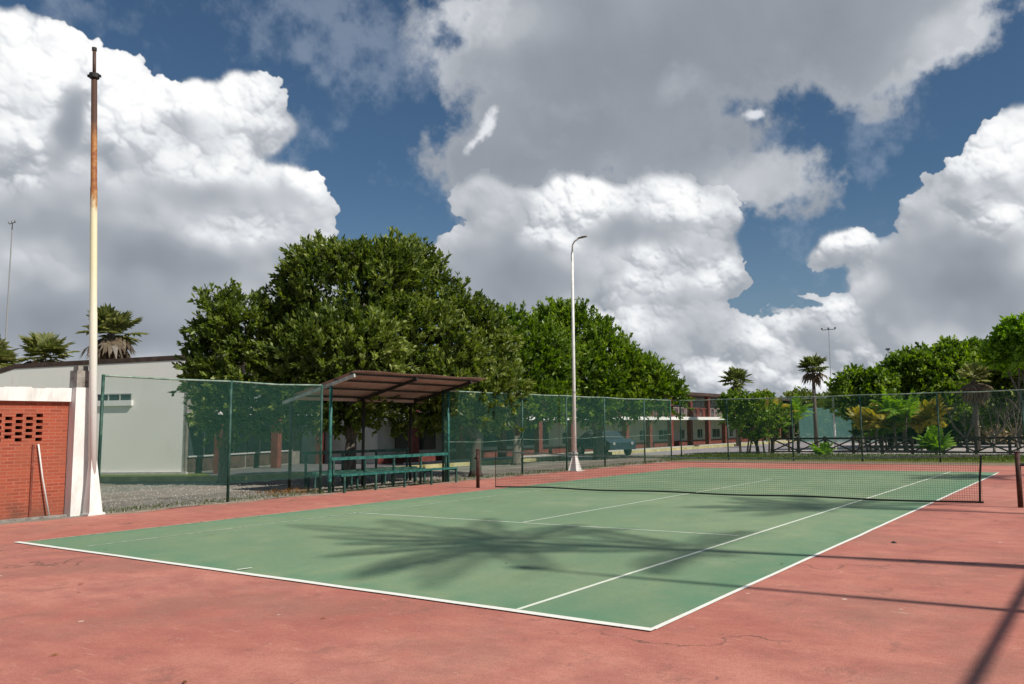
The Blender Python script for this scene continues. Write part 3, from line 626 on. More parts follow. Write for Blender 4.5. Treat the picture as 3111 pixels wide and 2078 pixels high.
# ================================================================== shelter
sh = empty('shelter', (-3.4, 11, 0), 'open shelter with rusty corrugated roof on green steel posts beside the court', 'shelter')
ya, yb = 8.94, 13.62
def rz(x): return 2.46 + (x + 5.42) * .2235
for x, y, z1 in ((-3.46, ya, rz(-3.46)), (-3.46, yb, rz(-3.46)), (-5.1, ya, rz(-5.1)), (-5.1, yb, rz(-5.1)), (-4.75, (ya + yb) / 2, rz(-4.75))):
    MB().tube([(x, y, 0), (x, y, z1 - .05)], .045, 10).build('post', M_teal if x > -4 else M_steel_d, sh, smooth=True)
for y in (ya, (ya + yb) / 2, yb + .05): MB().bar((-5.46, y, rz(-5.46)), (-2.55, y, rz(-2.55)), .05, .09).build('rafter', M_steel_d if y > 9 else M_palepipe, sh)
mb = MB()
for x in (-4.95, -4.1, -3.3, -2.68): mb.bar((x, ya - .04, rz(x) + .075), (x, yb + .55, rz(x) + .075), .04, .05)
mb.build('purlins', M_steel_d, sh)
V = []; F = []; ny = 240; xs_ = (-5.0, -3.75, -2.52)
for i in range(ny + 1):
    y = ya - .02 + (yb + .75 - ya) * i / ny; w = .016 * math.sin(i * math.pi / 2.0 + .4)
    for x in xs_: V.append((x, y, rz(x) + .125 + w + .012 * math.sin(y * 3 + x)))
    if i:
        k = 3 * i
        for j in (0, 1): F.append((k - 3 + j, k + j, k + 1 + j, k - 2 + j))
nv = len(V); V += [(x, y, z + .006) for x, y, z in V]; F = [f[::-1] for f in F] + [tuple(q + nv for q in f) for f in F]
mesh_obj('roof_sheet', V, F, M_sheet, sh)
MB().bar((-5.0, ya, rz(-5.0) + .03), (-5.0, yb + .6, rz(-5.0) + .03), .05, .12).build('eave_board', M_sheet, sh)
MB().tube([(-3.46, ya, .30), (-3.46, ya, .62)], .06, 10).build('sleeve', M_teal, sh)

def bench(xb, xs2, y0, y1, label, back=.90, seat=.46, nleg=5, skip_back=False, m=M_teal):
    o = empty('bench', ((xb + xs2) / 2, (y0 + y1) / 2, 0), label, 'bench', 'green benches under the shelter')
    w = abs(xs2 - xb)
    mb = MB(); n = 3
    for k in range(n):
        x = min(xb, xs2) + w * (k + .5) / n; mb.bar((x, y0, seat), (x, y1, seat - .02), w / n - .03, .045)
    mb.build('seat', m, o)
    if not skip_back:
        MB().bar((xb, y0, back), (xb, (y0 + y1) / 2, back - .015), .05, .085).bar((xb, (y0 + y1) / 2, back - .015), (xb, y1, back - .02), .05, .085).build('backrest', m, o)
    for k in range(nleg):
        y = y0 + .08 + (y1 - y0 - .16) * k / (nleg - 1)
        MB().bar((xs2, y, 0), (xs2, y, seat - .03), .05, .05).build('leg', M_paintg, o)
        MB().bar((xb, y, 0), (xb, y, (back if not skip_back else seat) - .04), .05, .05).build('leg', M_paintg, o)
        if 0 < k: MB().bar((xb, y, seat - .06), (xs2, y, seat - .06), .04, .05).build('cross_bar', m, o)
    return o
bench(-3.46, -3.02, 8.98, 13.58, 'front green bench nearest the court under the shelter', nleg=5)
bench(-4.42, -4.0, 8.95, 13.2, 'middle green bench behind the front one under the shelter', nleg=4, skip_back=True, m=M_paintg)
bench(-5.35, -4.95, 9.6, 13.8, 'rearmost green bench against the trees behind the shelter', back=1.02, nleg=4, m=M_paintg)

# ================================================================== buildings
def frame3(o, d):      # local frame along a wall: u along, n outward, z up
    o = Vector((*o, 0)); d = Vector((*d, 0)).normalized(); n = Vector((d.y, -d.x, 0)); return lambda u, w, z: o + d * u + n * w + Vector((0, 0, z))
def fbox(mb, P, u0, u1, w0, w1, z0, z1):
    V = [P(u, w, z) for u in (u0, u1) for w in (w0, w1) for z in (z0, z1)]
    mb.add(V, [(0, 1, 3, 2), (4, 6, 7, 5), (0, 4, 5, 1), (2, 3, 7, 6), (0, 2, 6, 4), (1, 5, 7, 3)]); return mb
# end block (rotated a little against the court)
eb = empty('end_block', (-20, 12.6, 0), 'cream rendered building with a blank end wall and dark flat roof behind the fence', 'building')
P = frame3((-17.18 - 12.9 * .915, 13.25 - 12.9 * .403), (.915, .403))       # u from the far left to the corner at about (-17.2, 13.3)
U1 = 12.9
V = []; 
prof = [(0, 3.1), (5.0, 4.42), (U1, 4.60)]
front = [P(0, 0, 0)] + [P(U1, 0, 0)] + [P(u, 0, z) for u, z in prof[::-1]]
back = [p + (P(0, -7, 0) - P(0, 0, 0)) for p in front]
nn = len(front); mesh_obj('wall', front + back, [tuple(range(nn)), tuple(range(nn, 2 * nn))[::-1]] + [(i, i + nn, (i + 1) % nn + nn, (i + 1) % nn) for i in range(nn)], M_wallw, eb)
mb = MB()
for (u0, z0), (u1, z1) in zip(prof[:-1], prof[1:]):
    V = [P(u, w, z + dz) for u, z in ((u0 - (.3 if u0 == 0 else 0), z0), (u1 + (.35 if u1 == U1 else 0), z1)) for w in (.02, -7.2) for dz in (.003, .20)]
    mb.add(V, [(0, 1, 3, 2), (4, 6, 7, 5), (0, 4, 5, 1), (2, 3, 7, 6), (0, 2, 6, 4), (1, 5, 7, 3)])
mb.build('roof', M_roofdark, eb)
fbox(MB(), P, 8.3, 10.55, .0, .10, 2.78, 3.0).build('window_canopy', M_fascia, eb)
w_ = fbox(MB(), P, 8.4, 10.5, .003, .03, 3.0, 3.24).build('window', M_glass, eb)
mb = MB()
fbox(mb, P, 8.4, 10.52, .03, .06, 3.24, 3.28)
for k in range(5): fbox(mb, P, 8.4 + k * .52, 8.44 + k * .52, .03, .06, 3.0, 3.24)
mb.build('frame', M_alu, w_)
fbox(MB(), P, -.3, U1 + .2, .0, .12, -.02, .10).build('plinth', M_conc, eb)
# right-hand facade of the end block
Q = frame3(tuple(P(U1, 0, 0) + Vector((.915, .403, 0)) * .52)[:2], (-.403, .915))
LF = 9.5
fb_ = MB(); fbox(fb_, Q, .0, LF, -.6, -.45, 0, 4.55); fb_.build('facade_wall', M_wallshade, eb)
fbox(MB(), Q, -.02, LF, -.45, 1.0, 2.25, 2.47).build('canopy_slab', M_fascia, eb)
for k, u in enumerate((.25, 4.6, 8.9)):
    fbox(MB(), Q, u, u + .34, .62, .95, 0, 2.25).build('column', M_column, eb)
for k, u in enumerate((.15, 2.3, 4.4, 6.4)):  # widened dark glazing and dark panels below stand in for tree shade
    w_ = fbox(MB(), Q, u, u + 1.95, -.45, -.41, .72, 2.15).build('window', M_glass, eb)
    mb = MB(); fbox(mb, Q, u - .05, u + 2.0, -.41, -.36, .66, .72); fbox(mb, Q, u + .95, u + 1.0, -.41, -.37, .72, 2.15); mb.build('frame', M_alu, w_)
    fbox(MB(), Q, u, u + 1.95, -.45, -.42, .10, .62).build('panel', M_roofdark, eb)
    w_ = fbox(MB(), Q, u, u + 1.6, -.45, -.41, 3.0, 4.0).build('window', M_glassgrey, eb)

# long wing along the far left
lw = empty('long_wing', (-14.3, 45, 0), 'long two storey wing with oxblood columns and a white floor band behind the trees', 'building')
WX, WY0, WY1 = -16.0, 22.5, 82.0
MB().box(WX - 8, WX, WY0, WY1, 0, 4.05).build('wall', M_wallgrey, lw)
MB().box(WX - 8.2, -14.15, WY0 - .2, WY1 + .2, 4.05, 4.30).build('roof', M_roofdark, lw)
MB().box(WX, -14.22, WY0, WY1, 2.10, 2.33).build('floor_band', M_fascia, lw)
MB().box(WX, WX + .04, WY0, WY1, .0, .42).build('dado', M_column, lw)
ys = [47.53 + 3.45 * k for k in range(-7, 10)]
for y in ys:
    if y < WY1: MB().box(-14.62, -14.28, y - .19, y + .19, 0, 2.10).box(-14.6, -14.26, y - .17, y + .17, 2.33, 4.05).build('column', M_column, lw)
rr = random.Random(4)
for k, y in enumerate(ys[:-1]):
    c = y + 1.72
    wdw = (.9, 1.5, .6, 1.3, .7)[k % 5] if c > 38 else 2.9  # nearer bays: oversized dark panes stand in for shade behind the shelter
    zt_ = 1.30 if c > 38 else 1.98
    w_ = MB().box(WX, WX + .05, c - wdw / 2, c + wdw / 2, .60, zt_).build('window', M_glass, lw); MB().box(WX + .05, WX + .08, c - .02, c + .02, .60, zt_).build('frame', M_alu, w_)
    w_ = MB().box(WX, WX + .05, c - 1.35, c + 1.35, 2.75, 3.95).build('louvre_window', M_glassgrey, lw)
    mb = MB()
    mb.box(WX + .05, WX + .10, c - 1.36, c + 1.36, 3.95, 3.99)
    for j in range(5): mb.box(WX + .05, WX + .09, c - 1.35 + j * .66, c - 1.31 + j * .66, 2.75, 3.95)
    mb.build('frame', M_alu, w_)
    mb = MB()
    mb.box(-14.5, -14.42, y + .19, y + 3.26, 3.00, 3.08)
    for j in range(11):
        yy = y + .19 + (j + .5) * 3.07 / 11
        if (j // 2) % 2 == 0: mb.box(-14.49, -14.43, yy - .11, yy + .11, 2.33, 3.0)
        else: mb.box(-14.48, -14.45, yy - .02, yy + .02, 2.33, 3.0)
    mb.build('balustrade', (M_column if k % 2 else mat('dusty_pink_rail_%d' % k, (.24, .17, .165), .8)), lw)
tag(MB().box(-14.25, -13.9, WY0, WY1, -.01, .08).build('paved_walk', M_conc), kind='structure')
def kerb(name, pts, lab):
    mb = MB()
    for (x0, y0), (x1, y1) in zip(pts[:-1], pts[1:]): mb.bar((x0, y0, .07), (x1, y1, .07), .28, .17)
    return tag(mb.build(name, M_kerb), kind='structure')
kerb('kerb_yard', [(-30, 3.5), (-16.3, 9.2), (-11.2, 11.4), (-10.6, 18), (-10.2, 30)], '')
kerb('kerb_verge', [(-11.2, 36.5), (-11.0, 50), (-11.0, 70)], '')
poly('lawn_by_block', [(-30, 3.6), (-16.4, 9.3), (-12.0, 11.5), (-16.8, 14), (-29.5, 9.6)], .001, M_lawn)

# small far pavilion behind the palms on the right
# ================================================================== x-pattern timber fence
xf = empty('timber_fence', (-2.43, 40, 0), 'low dark timber fence with crossed rails beyond the grass strip', 'fence')
xp = [-2.43 + 1.525 * k for k in range(14)]
for x in xp: MB().box(x - .07, x + .07, 39.93, 40.07, 0, .95).build('post', M_wood, xf)
mb = MB()
for x0, x1 in zip(xp[:-1], xp[1:]):
    mb.bar((x0 + .07, 40, .84), (x1 - .07, 40, .84), .06, .10); mb.bar((x0 + .07, 40, .10), (x1 - .07, 40, .10), .06, .08)
mb.build('rail', M_wood, xf)
mb = MB()
for x0, x1 in zip(xp[:-1], xp[1:]):
    mb.bar((x0 + .07, 39.985, .16), (x1 - .07, 39.985, .77), .03, .075); mb.bar((x0 + .07, 40.022, .77), (x1 - .07, 40.022, .16), .03, .075)
mb.build('cross_brace', M_wood, xf)
poly('pavement', [(-2.9, 40.3), (36, 40.3), (36, 64.5), (-4.9, 64.5)], .002, mat('pink_grey_paving', (.40, .35, .335), .85, .12, 1.2, c2=(.50, .44, .42)))
# second court's windscreen fence beyond
WSY = 65.0
ws = empty('windscreen_fence', (-2, WSY, 0), 'pale teal windscreen fence of a second court behind the palms', 'fence')
wsx = [-12.0, -9.0, -4.2, .3, 4.7, 9, 13.4, 17.8]
for x in wsx: MB().tube([(x, WSY, 0), (x, WSY, 3.9)], .05, 8).build('post', M_paintg2, ws)
MB().tube([(wsx[0], WSY, 3.85), (wsx[-1], WSY, 3.85)], .035, 6).build('rail', M_paintg2, ws); MB().tube([(wsx[3], WSY, 2.6), (wsx[-1], WSY, 2.6)], .03, 6).build('rail', M_paintg2, ws)
for a_, b_ in ((1, 2), (2, 3), (3, 4)): net_panel((wsx[a_], WSY), (wsx[b_], WSY), .10, 3.05, M_screen, ws, .05)
for k in range(4, len(wsx) - 1): net_panel((wsx[k], WSY), (wsx[k + 1], WSY), 2.5, 3.8, M_screen2, ws, .05)

# ================================================================== plants
def leaves(C, A, n, ll, lw_, spread, tonef=None, droop=0.0, plume=1.4):
    """C: centres, A: unit axes of the shoots; n leaves per shoot; returns V, F(quads), tone"""
    k = len(C); C = np.repeat(C, n, 0); A = np.repeat(A, n, 0)
    t = rng.random((k * n, 1))
    r = rng.normal(size=(k * n, 3)); d = A * (1 - spread) + r / np.linalg.norm(r, axis=1, keepdims=True) * spread; d[:, 2] -= droop; d /= np.linalg.norm(d, axis=1, keepdims=True)
    s = np.cross(d, rng.normal(size=(k * n, 3))); s /= np.linalg.norm(s, axis=1, keepdims=True)
    L = ll * rng.uniform(.7, 1.25, (k * n, 1)); W = lw_ * rng.uniform(.7, 1.25, (k * n, 1))
    b = C + A * t * ll * plume
    up = np.cross(s, d) * W * .25
    V = np.stack([b, b + d * L * .55 + s * W / 2 + up, b + d * L, b + d * L * .55 - s * W / 2 + up], 1).reshape(-1, 3)
    F = np.arange(k * n * 4).reshape(-1, 4)
    return V, F, t[:, 0]
def crown(name, lobes, dens, m, parent, n=9, ll=.25, lw_=.115, spread=.50, rough=.5, up=.45, seed=0, clump=.55, tone_shift=0.0, origin=None, plume=1.4):
    g = np.random.default_rng(seed); rng_c = []
    lobes = np.array(lobes, float)                      # x y z rx ry rz
    # sub-lobes over each lobe for an uneven outline
    S = []
    for l in lobes:
        rad = l[3:6]; k = int(12 + 9 * rad.prod() ** (2 / 3))
        for _ in range(k):
            v = g.normal(size=3); v /= np.linalg.norm(v); q = g.uniform(.66, 1.04)
            r = clump * g.uniform(.55, 1.3); S.append((*(l[:3] + v * rad * q - v * r * .55), r))
        S.append((*l[:3], rad.min() * .62))
    S = np.array(S)
    area = 4 * np.pi * S[:, 3] ** 2; cnt = np.maximum(3, (area * dens).astype(int)); cnt[S[:, 3] > clump * 1.5] = 0
    idx = np.repeat(np.arange(len(S)), cnt); v = g.normal(size=(len(idx), 3)); v /= np.linalg.norm(v, axis=1, keepdims=True)
    v[:, 2] = np.where(g.random(len(idx)) < .35, np.abs(v[:, 2]), v[:, 2])
    C = S[idx, :3] + v * S[idx, 3:4] * g.uniform(.62, 1.0, (len(idx), 1))
    keep = C[:, 2] > .5
    # drop shoots buried deep inside the crown
    inside = np.zeros(len(C), bool)
    for l in lobes: inside |= ((((C - l[:3]) / (l[3:6] * .66)) ** 2).sum(1) < 1)
    keep &= ~inside; C, v, idx = C[keep], v[keep], idx[keep]
    A = v * (1 - up) + np.array([0, 0, 1.]) * up + g.normal(size=C.shape) * .25; A /= np.linalg.norm(A, axis=1, keepdims=True)
    V, F, t = leaves(C, A, n, ll, lw_, spread, plume=plume)
    lobe_tone = g.uniform(-.28, .28, len(S))[idx]
    tone = np.clip(.45 + np.repeat(lobe_tone, n) + g.normal(size=len(t)) * .17 + (t - .5) * .25 + tone_shift, 0, 1)
    o = mesh_obj(name, V, F, m, parent, origin, tone=tone)
    return o
def trunk(parent, m, base, tops, r=.2, seed=0, name='trunk'):
    g = random.Random(seed); mb = MB(); b = Vector(base)
    fork = b + Vector((g.uniform(-.15, .15), g.uniform(-.15, .15), min(1.3, max(.5, (sum(t[2] for t in tops) / len(tops)) * .3))))
    mb.tube([b - Vector((0, 0, .05)), b + Vector((0, 0, .15)), fork], [r * 1.5, r * 1.05, r * .85], 10)
    for t in tops:
        t = Vector(t); p1 = fork.lerp(t, .35) + Vector((g.uniform(-.2, .2), g.uniform(-.2, .2), -.1)); p2 = fork.lerp(t, .7) + Vector((g.uniform(-.2, .2), g.uniform(-.2, .2), .15))
        mb.tube([fork - Vector((0, 0, .12)), p1, p2, t], [r * .62, r * .42, r * .26, r * .10], 7)
        for _ in range(3):
            q = p1.lerp(p2, g.random()); e = q + Vector((g.uniform(-1, 1), g.uniform(-1, 1), g.uniform(.4, 1.1))); mb.tube([q, q.lerp(e, .5) + Vector((0, 0, .1)), e], [r * .22, r * .14, r * .06], 5)
    return mb.build(name, m, parent, smooth=True)
CAM = Vector((14.3328, -6.1898, 1.6641))
def at(az, el, D):
    """a world point given by bearing, elevation (deg) and distance from the spot where the photographer stood"""
    return (CAM.x + D * math.sin(R(az)), CAM.y + D * math.cos(R(az)), CAM.z + D * math.tan(R(el)))
def lobe(az, el, D, rh, rv, rd=None): x, y, z = at(az, el, D); return (x, y, z, rd or rh, rd or rh, rv)
def tree(name, base, lobes, label, cat='tree', group=None, m=M_ficus, mb_=M_bark, r=.2, seed=1, dens=9, **kw):
    o = empty(name, (base[0], base[1], 0), label, cat, group)
    trunk(o, mb_, (base[0], base[1], 0), [(l[0] * .8 + base[0] * .2, l[1] * .8 + base[1] * .2, l[2]) for l in lobes[:5]], r, seed)
    crown('crown', lobes, dens, m, o, seed=seed, **kw)
    return o
GR = 'broad dark green trees behind the shelter'
KW = dict(dens=5.4, plume=3.5, ll=.195, lw_=.082, clump=.60, spread=.40, n=24, up=.40)
tree('ficus_tree', (-10.6, 10.6), [lobe(-55.05, 6.10, 29.5, 1.25, 1.15), lobe(-56.25, 4.40, 29.5, .95, 1.0), lobe(-53.65, 5.20, 29.3, 1.25, 1.35), lobe(-56.35, 2.40, 29.5, .75, .95), lobe(-54.65, 3.00, 29.5, 1.5, 1.2), lobe(-53.05, 2.50, 29, 1.5, 1.1), lobe(-55.45, 1.30, 29.5, 1.0, .6)], 'lower rounded dark tree at the left end of the row, beside the cream building', group=GR, seed=3, r=.16, **KW)
tree('ficus_tree', (-6.6, 12.4), [lobe(-50.50, 9.65, 28.5, .85, .95), lobe(-49.30, 8.85, 28.5, 1.5, 1.3), lobe(-48.90, 9.75, 28.5, .95, .95), lobe(-46.30, 10.15, 28.5, 1.05, .95), lobe(-47.40, 8.45, 28.2, 1.35, 1.4), lobe(-51.20, 6.15, 28.8, .95, 1.3), lobe(-50.30, 4.05, 28.5, 1.6, 1.4), lobe(-48.40, 4.75, 27.5, 1.9, 1.6), lobe(-51.20, 2.75, 28.8, 1.1, 1.0), lobe(-48.90, 2.25, 28, 1.4, .8), lobe(-50.6, 1.7, 28, 1.3, .6), lobe(-47.4, 2.2, 28, 1.3, .7)], 'tallest dark tree of the row, its crown rising over the shelter roof', group=GR, seed=8, r=.2, **KW)
tree('ficus_tree', (-4.6, 16.3), [lobe(-44.50, 9.30, 30, 1.1, 1.15), lobe(-42.90, 7.70, 30, 1.2, 1.2), lobe(-41.20, 6.50, 30, 1.15, 1.15), lobe(-44.80, 5.90, 29, 1.6, 1.5), lobe(-42.40, 4.50, 29.5, 1.6, 1.4), lobe(-39.90, 4.70, 30.5, .95, 1.2), lobe(-44.20, 3.10, 29, 1.6, .9), lobe(-41.00, 2.70, 30, 1.5, .95), lobe(-46.60, 5.30, 29, 1.3, 1.5), lobe(-39.40, 2.50, 30.5, 1.0, .8), lobe(-44.6, 1.9, 29.5, 1.4, .6), lobe(-42.2, 1.9, 29.5, 1.4, .6), lobe(-40.0, 1.7, 30, 1.3, .6)], 'dark tree over the right end of the shelter, its trunk behind the net post', group=GR, seed=12, r=.2, mb_=M_barkd, **KW)
KW.update(ll=.215, lw_=.095)
tree('ficus_tree', (-8.6, 23.9), [lobe(-37.60, 5.85, 38.5, 1.2, 1.15), lobe(-36.00, 5.15, 38.5, 1.3, 1.25), lobe(-38.40, 4.05, 38.5, 1.3, 1.3), lobe(-36.40, 3.60, 38.5, 1.7, 1.2), lobe(-38.20, 2.60, 38.5, 1.5, .95), lobe(-38.0, 1.6, 38.5, 1.5, .6), lobe(-36.0, 1.6, 38.5, 1.6, .6)], 'smaller green tree in the row, just left of the white lamp post', group=GR, m=M_ficus2, seed=17, r=.2, **KW)
tree('ficus_tree', (-8.15, 30.3), [lobe(-34.30, 6.65, 42.5, 1.15, 1.05), lobe(-33.00, 6.05, 42.5, 1.2, 1.2), lobe(-31.60, 4.85, 42.5, 1.45, 1.2), lobe(-33.60, 3.65, 41.5, 1.9, 1.4), lobe(-30.20, 3.45, 42.5, 1.4, 1.05), lobe(-28.60, 2.90, 43, 1.25, .85), lobe(-31.60, 2.80, 42.5, 1.9, 1.0), lobe(-27.20, 1.90, 43.5, .9, .55), lobe(-35.00, 4.25, 42, 1.4, 1.4), lobe(-29.40, 2.00, 43, 1.6, .6), lobe(-34.4, 1.7, 41.5, 1.6, .65), lobe(-32.2, 1.6, 42, 1.7, .6), lobe(-30.0, 1.5, 42.5, 1.4, .5)], 'bright green forked tree at the right end of the row, nearest the long wing', group=GR, m=M_ficus2, seed=21, r=.30, **KW)

def fan_leaf(mb, c, d, size, nb=11, droop=.25):
    """palmate leaf: blades radiating from the end of a stalk"""
    c, d = Vector(c), Vector(d).normalized(); u = d.cross(Vector((0, 0, 1)));
    if u.length < .1: u = Vector((1, 0, 0))
    u.normalize(); w = u.cross(d)
    for k in range(nb):
        a = (k / (nb - 1) - .5) * R(230); e = (d * math.cos(a) + u * math.sin(a)).normalized(); L = size * (1 - .18 * abs(a) / 2) * random.uniform(.88, 1.1)
        s = e.cross(w).normalized() * size * .13; tip = c + e * L - Vector((0, 0, droop * L * random.uniform(.3, 1)))
        mid = c + e * L * .55 + w * .02
        mb.add([c, mid + s, tip, mid - s], [(0, 1, 2, 3)])
def fan_palm(base, h, label, rad=1.3, nl=34, dead=14, seed=1, m=M_fan, group='fan palms', tr=.13):
    random.seed(seed); o = empty('fan_palm', (base[0], base[1], 0), label, 'palm', group); b = Vector((base[0], base[1], 0)); top = b + Vector((random.uniform(-.1, .1), random.uniform(-.1, .1), h))
    MB().tube([b, b.lerp(top, .5), top], [tr * 1.25, tr, tr * .95], 9).build('trunk', M_palmbark, o, smooth=True)
    mb, md = MB(), MB()
    for k in range(nl + dead):
        live = k < nl; az_ = random.uniform(0, 6.283); el_ = R(random.uniform(-15, 80)) if live else R(random.uniform(-75, -25))
        d = Vector((math.cos(az_) * math.cos(el_), math.sin(az_) * math.cos(el_), math.sin(el_))); L = rad * random.uniform(.35, .62)
        c = top + d * L; q = mb if live else md
        q.tube([top, c], .012, 3, False); fan_leaf(q, c, d, rad * random.uniform(.42, .58), droop=.2 if live else .7)
    o1 = mb.build('crown', m, o); set_tone(o1)
    if dead: set_tone(md.build('dead_fronds', M_deadfan, o))
    return o
def set_tone(o, lo=.1, hi=.95):
    a = o.data.attributes.new('tone', 'FLOAT', 'FACE'); a.data.foreach_set('value', rng.uniform(lo, hi, len(o.data.polygons)).astype(np.float32)); return o
def frond(mb, c, d, L, lw_=.5, n=22, droop=.9, wid=.035, up0=.0):
    """feather leaf: arching rib with leaflets both sides"""
    c = Vector(c); d = Vector(d).normalized(); pts = []; p = c.copy(); v = d.copy(); st = L / n
    for i in range(n + 1):
        pts.append(p.copy()); v = (v + Vector((0, 0, -droop / n * (0.35 + 1.3 * i / n)))).normalized(); p = p + v * st
    mb.tube(pts[::4] + [pts[-1]], [max(.004, .02 * (1 - i / (n / 4 + 1))) for i in range(len(pts[::4]) + 1)], 3, False)
    for i in range(2, n):
        q = pts[i]; v = (pts[min(i + 1, n)] - pts[i - 1]).normalized(); sd = v.cross(Vector((0, 0, 1)));
        if sd.length < .1: sd = Vector((1, 0, 0))
        sd.normalize(); t = i / n; ll = lw_ * (math.sin(math.pi * min(1, t * .9 + .12)) ** .6) * random.uniform(.85, 1.1)
        for s in (-1, 1):
            e = (sd * s + v * .55 + Vector((0, 0, -.25 - random.uniform(0, .25)))).normalized(); w = v * wid
            mb.add([q - w * .4, q + e * ll * .5 + w, q + e * ll, q + e * ll * .5 - w], [(0, 1, 2, 3)])
def feather_palm(name, base, h, label, L=2.2, nf=16, lean=(0, 0), seed=1, m=M_palm, stems=1, tr=.11, wid=.035, lw_=.5, group=None, cat='palm', spread=(10, 75), droop=1.0, extra=()):
    random.seed(seed); o = empty(name, (base[0], base[1], 0), label, cat, group); mt, mc = MB(), MB()
    for s in range(stems):
        off = Vector((random.uniform(-.35, .35), random.uniform(-.35, .35), 0)) * (stems > 1); b = Vector((base[0], base[1], 0)) + off
        hh = h * (random.uniform(.65, 1) if stems > 1 else 1); top = b + Vector((lean[0], lean[1], hh)) + off * .8
        mt.tube([b, b.lerp(top, .35) - Vector((lean[0], lean[1], 0)) * .12, b.lerp(top, .7) - Vector((lean[0], lean[1], 0)) * .06, top], [tr * 1.3, tr, tr * .9, tr * .75], 8)
        for k in range(nf):
            az_ = 6.283 * (k + random.uniform(-.3, .3)) / nf; el_ = R(random.uniform(*spread)); d = Vector((math.cos(az_) * math.cos(el_), math.sin(az_) * math.cos(el_), math.sin(el_)))
            frond(mc, top, d, L * random.uniform(.8, 1.1), lw_, wid=wid, droop=droop * random.uniform(.8, 1.3))
        for a_, e_, l_ in extra: frond(mc, top, (math.cos(R(a_)) * math.cos(R(e_)), math.sin(R(a_)) * math.cos(R(e_)), math.sin(R(e_))), l_, lw_ * 1.1, wid=wid, droop=droop * .8)
    mt.build('trunk', M_palmbark, o, smooth=True); set_tone(mc.build('crown', m, o)); return o
# palms out of the picture to the right whose crowns throw the shadows on the court
PG = 'palms outside the picture right of the court'
def cpalm(sx_, sy_, h, lab, seed, L=3.0, dy=0.0, nf=10, extra=()):   # crown shadow lands at (sx_, sy_)
    k = h / SUN.z; tx, ty = sx_ + SUN.x * k, sy_ + SUN.y * k
    return feather_palm('coconut_palm', (tx, ty + dy), h, lab, L=L, nf=nf, lean=(0, -dy), seed=seed, m=M_palm, tr=.085, wid=.06, lw_=.46, group=PG, spread=(5, 55), droop=.9, extra=extra)
cpalm(6.75, 3.55, 9.8, 'tall palm outside the picture, its shadow lying on the near half of the court', 31, dy=1.0, L=3.1, nf=9, extra=((-66, 16, 3.7), (-78, 22, 3.5), (180, 24, 4.6), (160, 20, 4.2), (196, 16, 3.4)))
cpalm(9.4, 4.15, 10.3, 'second tall palm outside the picture, its shadow beside the near sideline', 32, L=2.7, dy=.42, nf=6)
cpalm(9.4, 10.6, 11.2, 'palm outside the picture whose shadow lies along the net', 33, L=2.8)
cpalm(11.0, 21.3, 9.5, 'palm outside the picture whose shadow reaches the far baseline corner', 34, L=2.2)

fan_palm(at(-62.6, 0, 52)[:2], 7.1, 'shaggy fan palm with dead fronds rising behind the roof beside the flagpole', rad=1.75, nl=42, dead=34, seed=5, tr=.2)
fan_palm(at(-66.0, 0, 50)[:2], 5.6, 'lower fan palm behind the sloping roof left of the flagpole', rad=1.5, nl=40, dead=12, seed=6)
fan_palm(at(-68.4, 0, 48)[:2], 4.9, 'fan palm cut by the left edge of the photo', rad=1.6, nl=40, dead=10, seed=7)
fan_palm(at(-17.1, 0, 62)[:2], 5.6, 'lone dark fan palm standing above the windscreen fence', rad=1.25, nl=40, dead=8, seed=9, m=M_palm)
fan_palm(at(-22.2, 0, 66)[:2], 5.0, 'dark fan palm beyond the yellowing palms at the road', rad=1.4, nl=36, dead=6, seed=10, m=M_palm)
fan_palm(at(-7.4, 0, 52)[:2], 4.0, 'brown fan palm hung with dead fronds before the tree line', rad=1.2, nl=14, dead=44, seed=11)
def shrub(name, p, lobes, label, m=M_hedge, seed=1, group=None, dens=9, n=8, r=.06, cat='shrub', clump=.35, ll=.17, **kw):
    return tree(name, p, lobes, label, cat, group, m, M_barkd, r, seed, dens, n=n, clump=clump, ll=ll, **kw)
b = at(-20.9, 0, 46)
shrub('small_tree', b[:2], [lobe(-21.7, .5, 46, .95, .9), lobe(-20.7, .9, 45.5, 1.0, .85), lobe(-20.0, .2, 46, .9, .8), lobe(-22.3, 1.2, 46, .8, .7), lobe(-21.0, -.3, 46, .9, .5)], 'low round green tree at the left end of the timber fence', m=M_ficus2, seed=41, r=.10, cat='tree', clump=.45)
YG = 'yellowing palms around the windscreen fence'
for i, (a_, D_, h_, L_, lab) in enumerate(((-22.0, 49, 1.9, 1.7, 'fresh green palm clump behind the small round tree'), (-20.3, 50, 2.4, 1.8, 'yellowing palm right of the small round tree'), (-18.9, 51, 2.1, 1.7, 'bright green palm at the left edge of the windscreen'),
        (-13.6, 52, 1.7, 1.8, 'orange tinged palm before the middle of the windscreen fence'), (-11.9, 52, 2.4, 1.9, 'tallest green palm of those right of the windscreen'), (-10.4, 53, 1.8, 1.9, 'drooping yellow palm left of the open rails'), (-12.8, 54, 1.2, 1.5, 'short green palm between its two taller neighbours'))):
    x, y, _ = at(a_, 0, D_); feather_palm('areca_palm', (x, y), h_, lab, L=L_, nf=9, seed=50 + i, m=M_yellow if i in (1, 3, 5) else M_lime, stems=4, tr=.05, group=YG, lw_=.45, wid=.07, spread=(25, 85), droop=1.5)
x, y, _ = at(-9.6, 0, 43.8); feather_palm('young_palm', (x, y), .35, 'bright green young palm close behind the timber fence', L=1.2, nf=12, seed=60, m=M_lime, stems=3, tr=.05, lw_=.35, wid=.06, spread=(25, 85), droop=1.0)
x, y, _ = at(-16.6, 0, 43.6); feather_palm('young_palm', (x, y), .15, 'small lime green palm before the teal windscreen', L=.75, nf=10, seed=61, m=M_lime, stems=2, tr=.03, lw_=.25, spread=(25, 80), droop=1.0)
